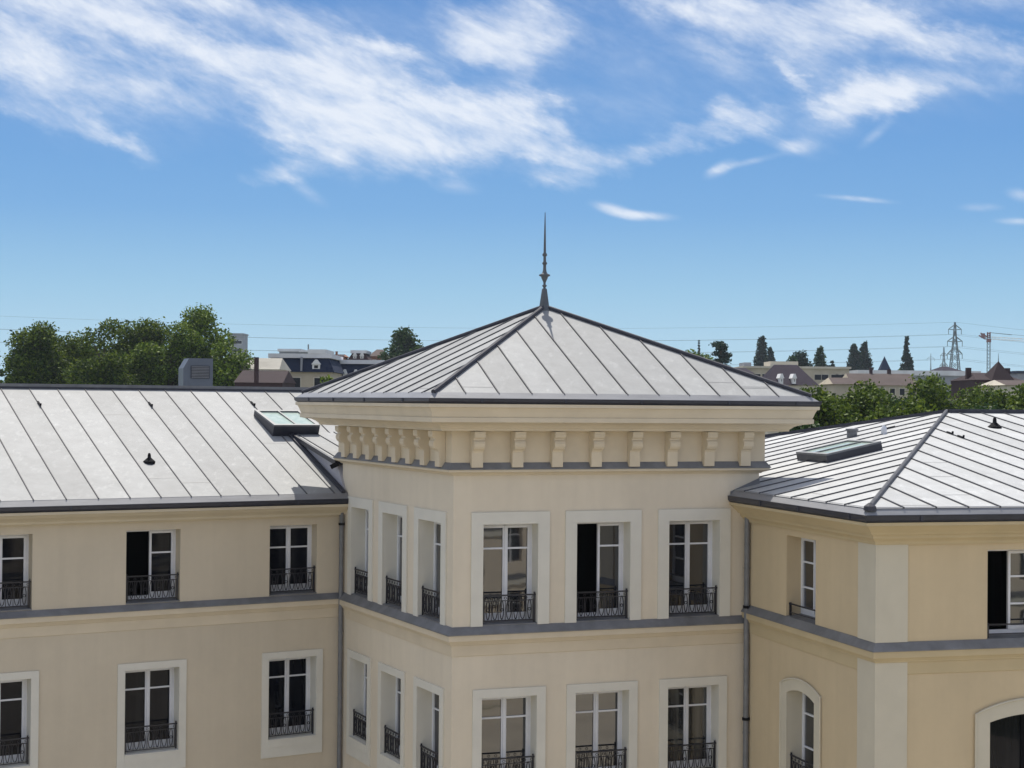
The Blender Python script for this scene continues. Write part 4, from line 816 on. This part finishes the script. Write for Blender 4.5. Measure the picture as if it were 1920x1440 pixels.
# ================================================================ pylons, wires, crane
def pylon(label, px, ytop, Y, ybase_w, arm, name='electricity_pylon', lv=(0.94, .70, .50), rad=.16):
    p = PX(px, ytop, Y); H = p.z; t = thing(name, (p.x, Y, 0), label, 'pylon', None); b = MB()
    def wdt(f):
        K_ = [(0, 1), (.64, .40), (.75, .29), (.85, .15), (1.001, .04)]
        for (a_, u_), (c_, v_) in zip(K_, K_[1:]):
            if f <= c_: return ybase_w*(u_+(v_-u_)*(f-a_)/(c_-a_))
    K = 16
    for i in range(K):
        f0, f1 = i/K, (i+1)/K; w0, w1 = wdt(f0)/2, wdt(f1)/2
        c0 = [(p.x+sx_*w0, Y+sy*w0, H*f0) for sx_, sy in ((-1, -1), (1, -1), (1, 1), (-1, 1))]; c1 = [(p.x+sx_*w1, Y+sy*w1, H*f1) for sx_, sy in ((-1, -1), (1, -1), (1, 1), (-1, 1))]
        for k in range(4):
            b.tube([c0[k], c1[k]], rad, 'steel', 4); b.tube([c0[k], c1[(k+1) % 4]], rad*.55, 'steel', 4); b.tube([c0[(k+1) % 4], c1[k]], rad*.55, 'steel', 4)
    b.build('lattice_mast', t)
    tips = []
    for f in lv:
        b = MB(); z = H*f; a = arm*(.86 if f == lv[0] else 1)
        for s_ in (-1, 1):
            tip = (p.x+s_*a, Y, z+.2); w0 = wdt(f)/2
            for dy in (-w0, w0): b.tube([(p.x+s_*w0, Y+dy, z+1.6), tip], rad*.8, 'steel', 4); b.tube([(p.x+s_*w0, Y+dy, z), tip], rad*.8, 'steel', 4)
            b.tube([tip, (tip[0], Y, z-1.6)], rad*.7, 'steel', 4); tips.append(Vector((tip[0], Y, z-1.6)))
        b.build('cross_arm', t)
    tips.append(Vector((p.x, Y, H))); return tips
tA = pylon('tall lattice power pylon with three cross arms right of the lone poplar', 1790, 604, 560, 7.2, 2.6, lv=(.94, .845, .745))
tB = pylon('smaller paler pylon just left of the tall one', 1769.5, 651, 900, 6, 2.2, lv=(.9, .78, .66))
tC = pylon('faintest tiny pylon mast left of the smaller pylon', 1745, 663, 1100, 2.4, 3.0, lv=(.93,), rad=.1)
def wire(label, a, c, sag, r=.03):
    b = MB(); pts = [a.lerp(c, i/24)+Vector((0, 0, -4*sag*(i/24)*(1-i/24))) for i in range(25)]; b.tube(pts, r, 'steel', 5); o = b.build('power_line'); tag(o, label, 'power line', 'overhead power lines crossing the sky')
names_ = ['upper left arm', 'upper right arm', 'middle left arm', 'middle right arm', 'lower left arm', 'lower right arm', 'very top']
for i, tp in enumerate(tA):
    wire(f'thin power line from the {names_[i]} of the tall pylon leading left', tp, Vector((tp.x-430, tp.y-60, tp.z+1.5)), 5.5)
    wire(f'thin power line from the {names_[i]} of the tall pylon leading right', tp, Vector((tp.x+260, tp.y+40, tp.z-2)), 6)
pX = PX(75, 628, 520); 
tD = [Vector((v.x-430, v.y-60, v.z+1.5)) for v in tA]
for i, tp in enumerate(tD):
    wire(f'faint power line at the far left continuing the {names_[i]} wire', tp, Vector((tp.x-260, tp.y-40, tp.z+2)), 3)
pyl = tD[-1]; 
# the support that carries the wires at the left, standing behind the tree row (its head hidden by the tower roof)
# crane
p = PX(1853.5, 628, 520); t = thing('tower_crane', (p.x, 520, 0), 'red and white tower crane with counterweight left and jib running off the right edge', 'crane'); H = p.z; F = Fr((p.x, 520), 0)
def lattice(b, a, c, w_, n, m, r=.09):
    a = Vector(a); c = Vector(c); d = (c-a); dn = d.normalized(); s1 = Vector((0, 1, 0)); s2 = dn.cross(s1)
    P_ = [[a+d*(i/n)+s1*w_/2*x_+s2*w_/2*y_ for x_, y_ in ((-1, -1), (1, -1), (1, 1), (-1, 1))] for i in range(n+1)]
    for i in range(n):
        for k in range(4): b.tube([P_[i][k], P_[i+1][k]], r, m, 4); b.tube([P_[i][k], P_[i+1][(k+1) % 4]], r*.7, m, 4)
b = MB(); lattice(b, (p.x, 520, 0), (p.x, 520, H), .9, 34, 'steel', .065); b.build('mast', t)
b = MB(); lattice(b, (p.x+.8, 520, H-1.0), (p.x+34, 520, H-2.6), .8, 26, 'white_paint', .06); b.build('jib', t)
b = MB(); lattice(b, (p.x-.8, 520, H-1.0), (p.x-2.9, 520, H+.2), 1.0, 3, 'crane_red', .12); b.build('counter_jib', t)
b = MB(); b.box(F, -2.3, -1.4, -.6, .6, H-EZ-1.0, H-EZ+.5, 'crane_red'); b.build('counterweight', t)
b = MB(); b.box(F, -.6, .6, -.6, .6, H-EZ-2.4, H-EZ-1.2, 'crane_red'); b.build('cab', t)
b = MB(); lattice(b, (p.x, 520, H-1), (p.x, 520, H+.9), .8, 3, 'crane_red', .12); b.build('apex_mast', t)
b = MB(); b.tube([(p.x, 520, H+.8), (p.x+7.5, 520, H+.1)], .09, 'steel', 4); b.tube([(p.x+.2, 520, H+.8), (p.x+22, 520, H-1.0)], .05, 'steel', 4); b.build('stay_cable', t)

# ================================================================ air
b = MB(); c_ = [(-1500, -40, -1), (1500, -40, -1), (1500, 1500, -1), (-1500, 1500, -1)]
b.hexa([*c_, *[(x, y, 75) for x, y, z in c_]], 'iron'); b.ms = []
hz = b.build('haze'); hm = bpy.data.materials.new('haze'); hm.use_nodes = True; hn = hm.node_tree.nodes; hl = hm.node_tree.links; hn.clear()
ho = hn.new('ShaderNodeOutputMaterial'); hv = hn.new('ShaderNodeVolumePrincipled'); hv.inputs['Color'].default_value = (.72, .82, .95, 1); hv.inputs['Density'].default_value = .00013; hv.inputs['Anisotropy'].default_value = .3; hl.new(hv.outputs[0], ho.inputs['Volume'])
hz.data.materials.append(hm); tag(hz, kind='stuff')
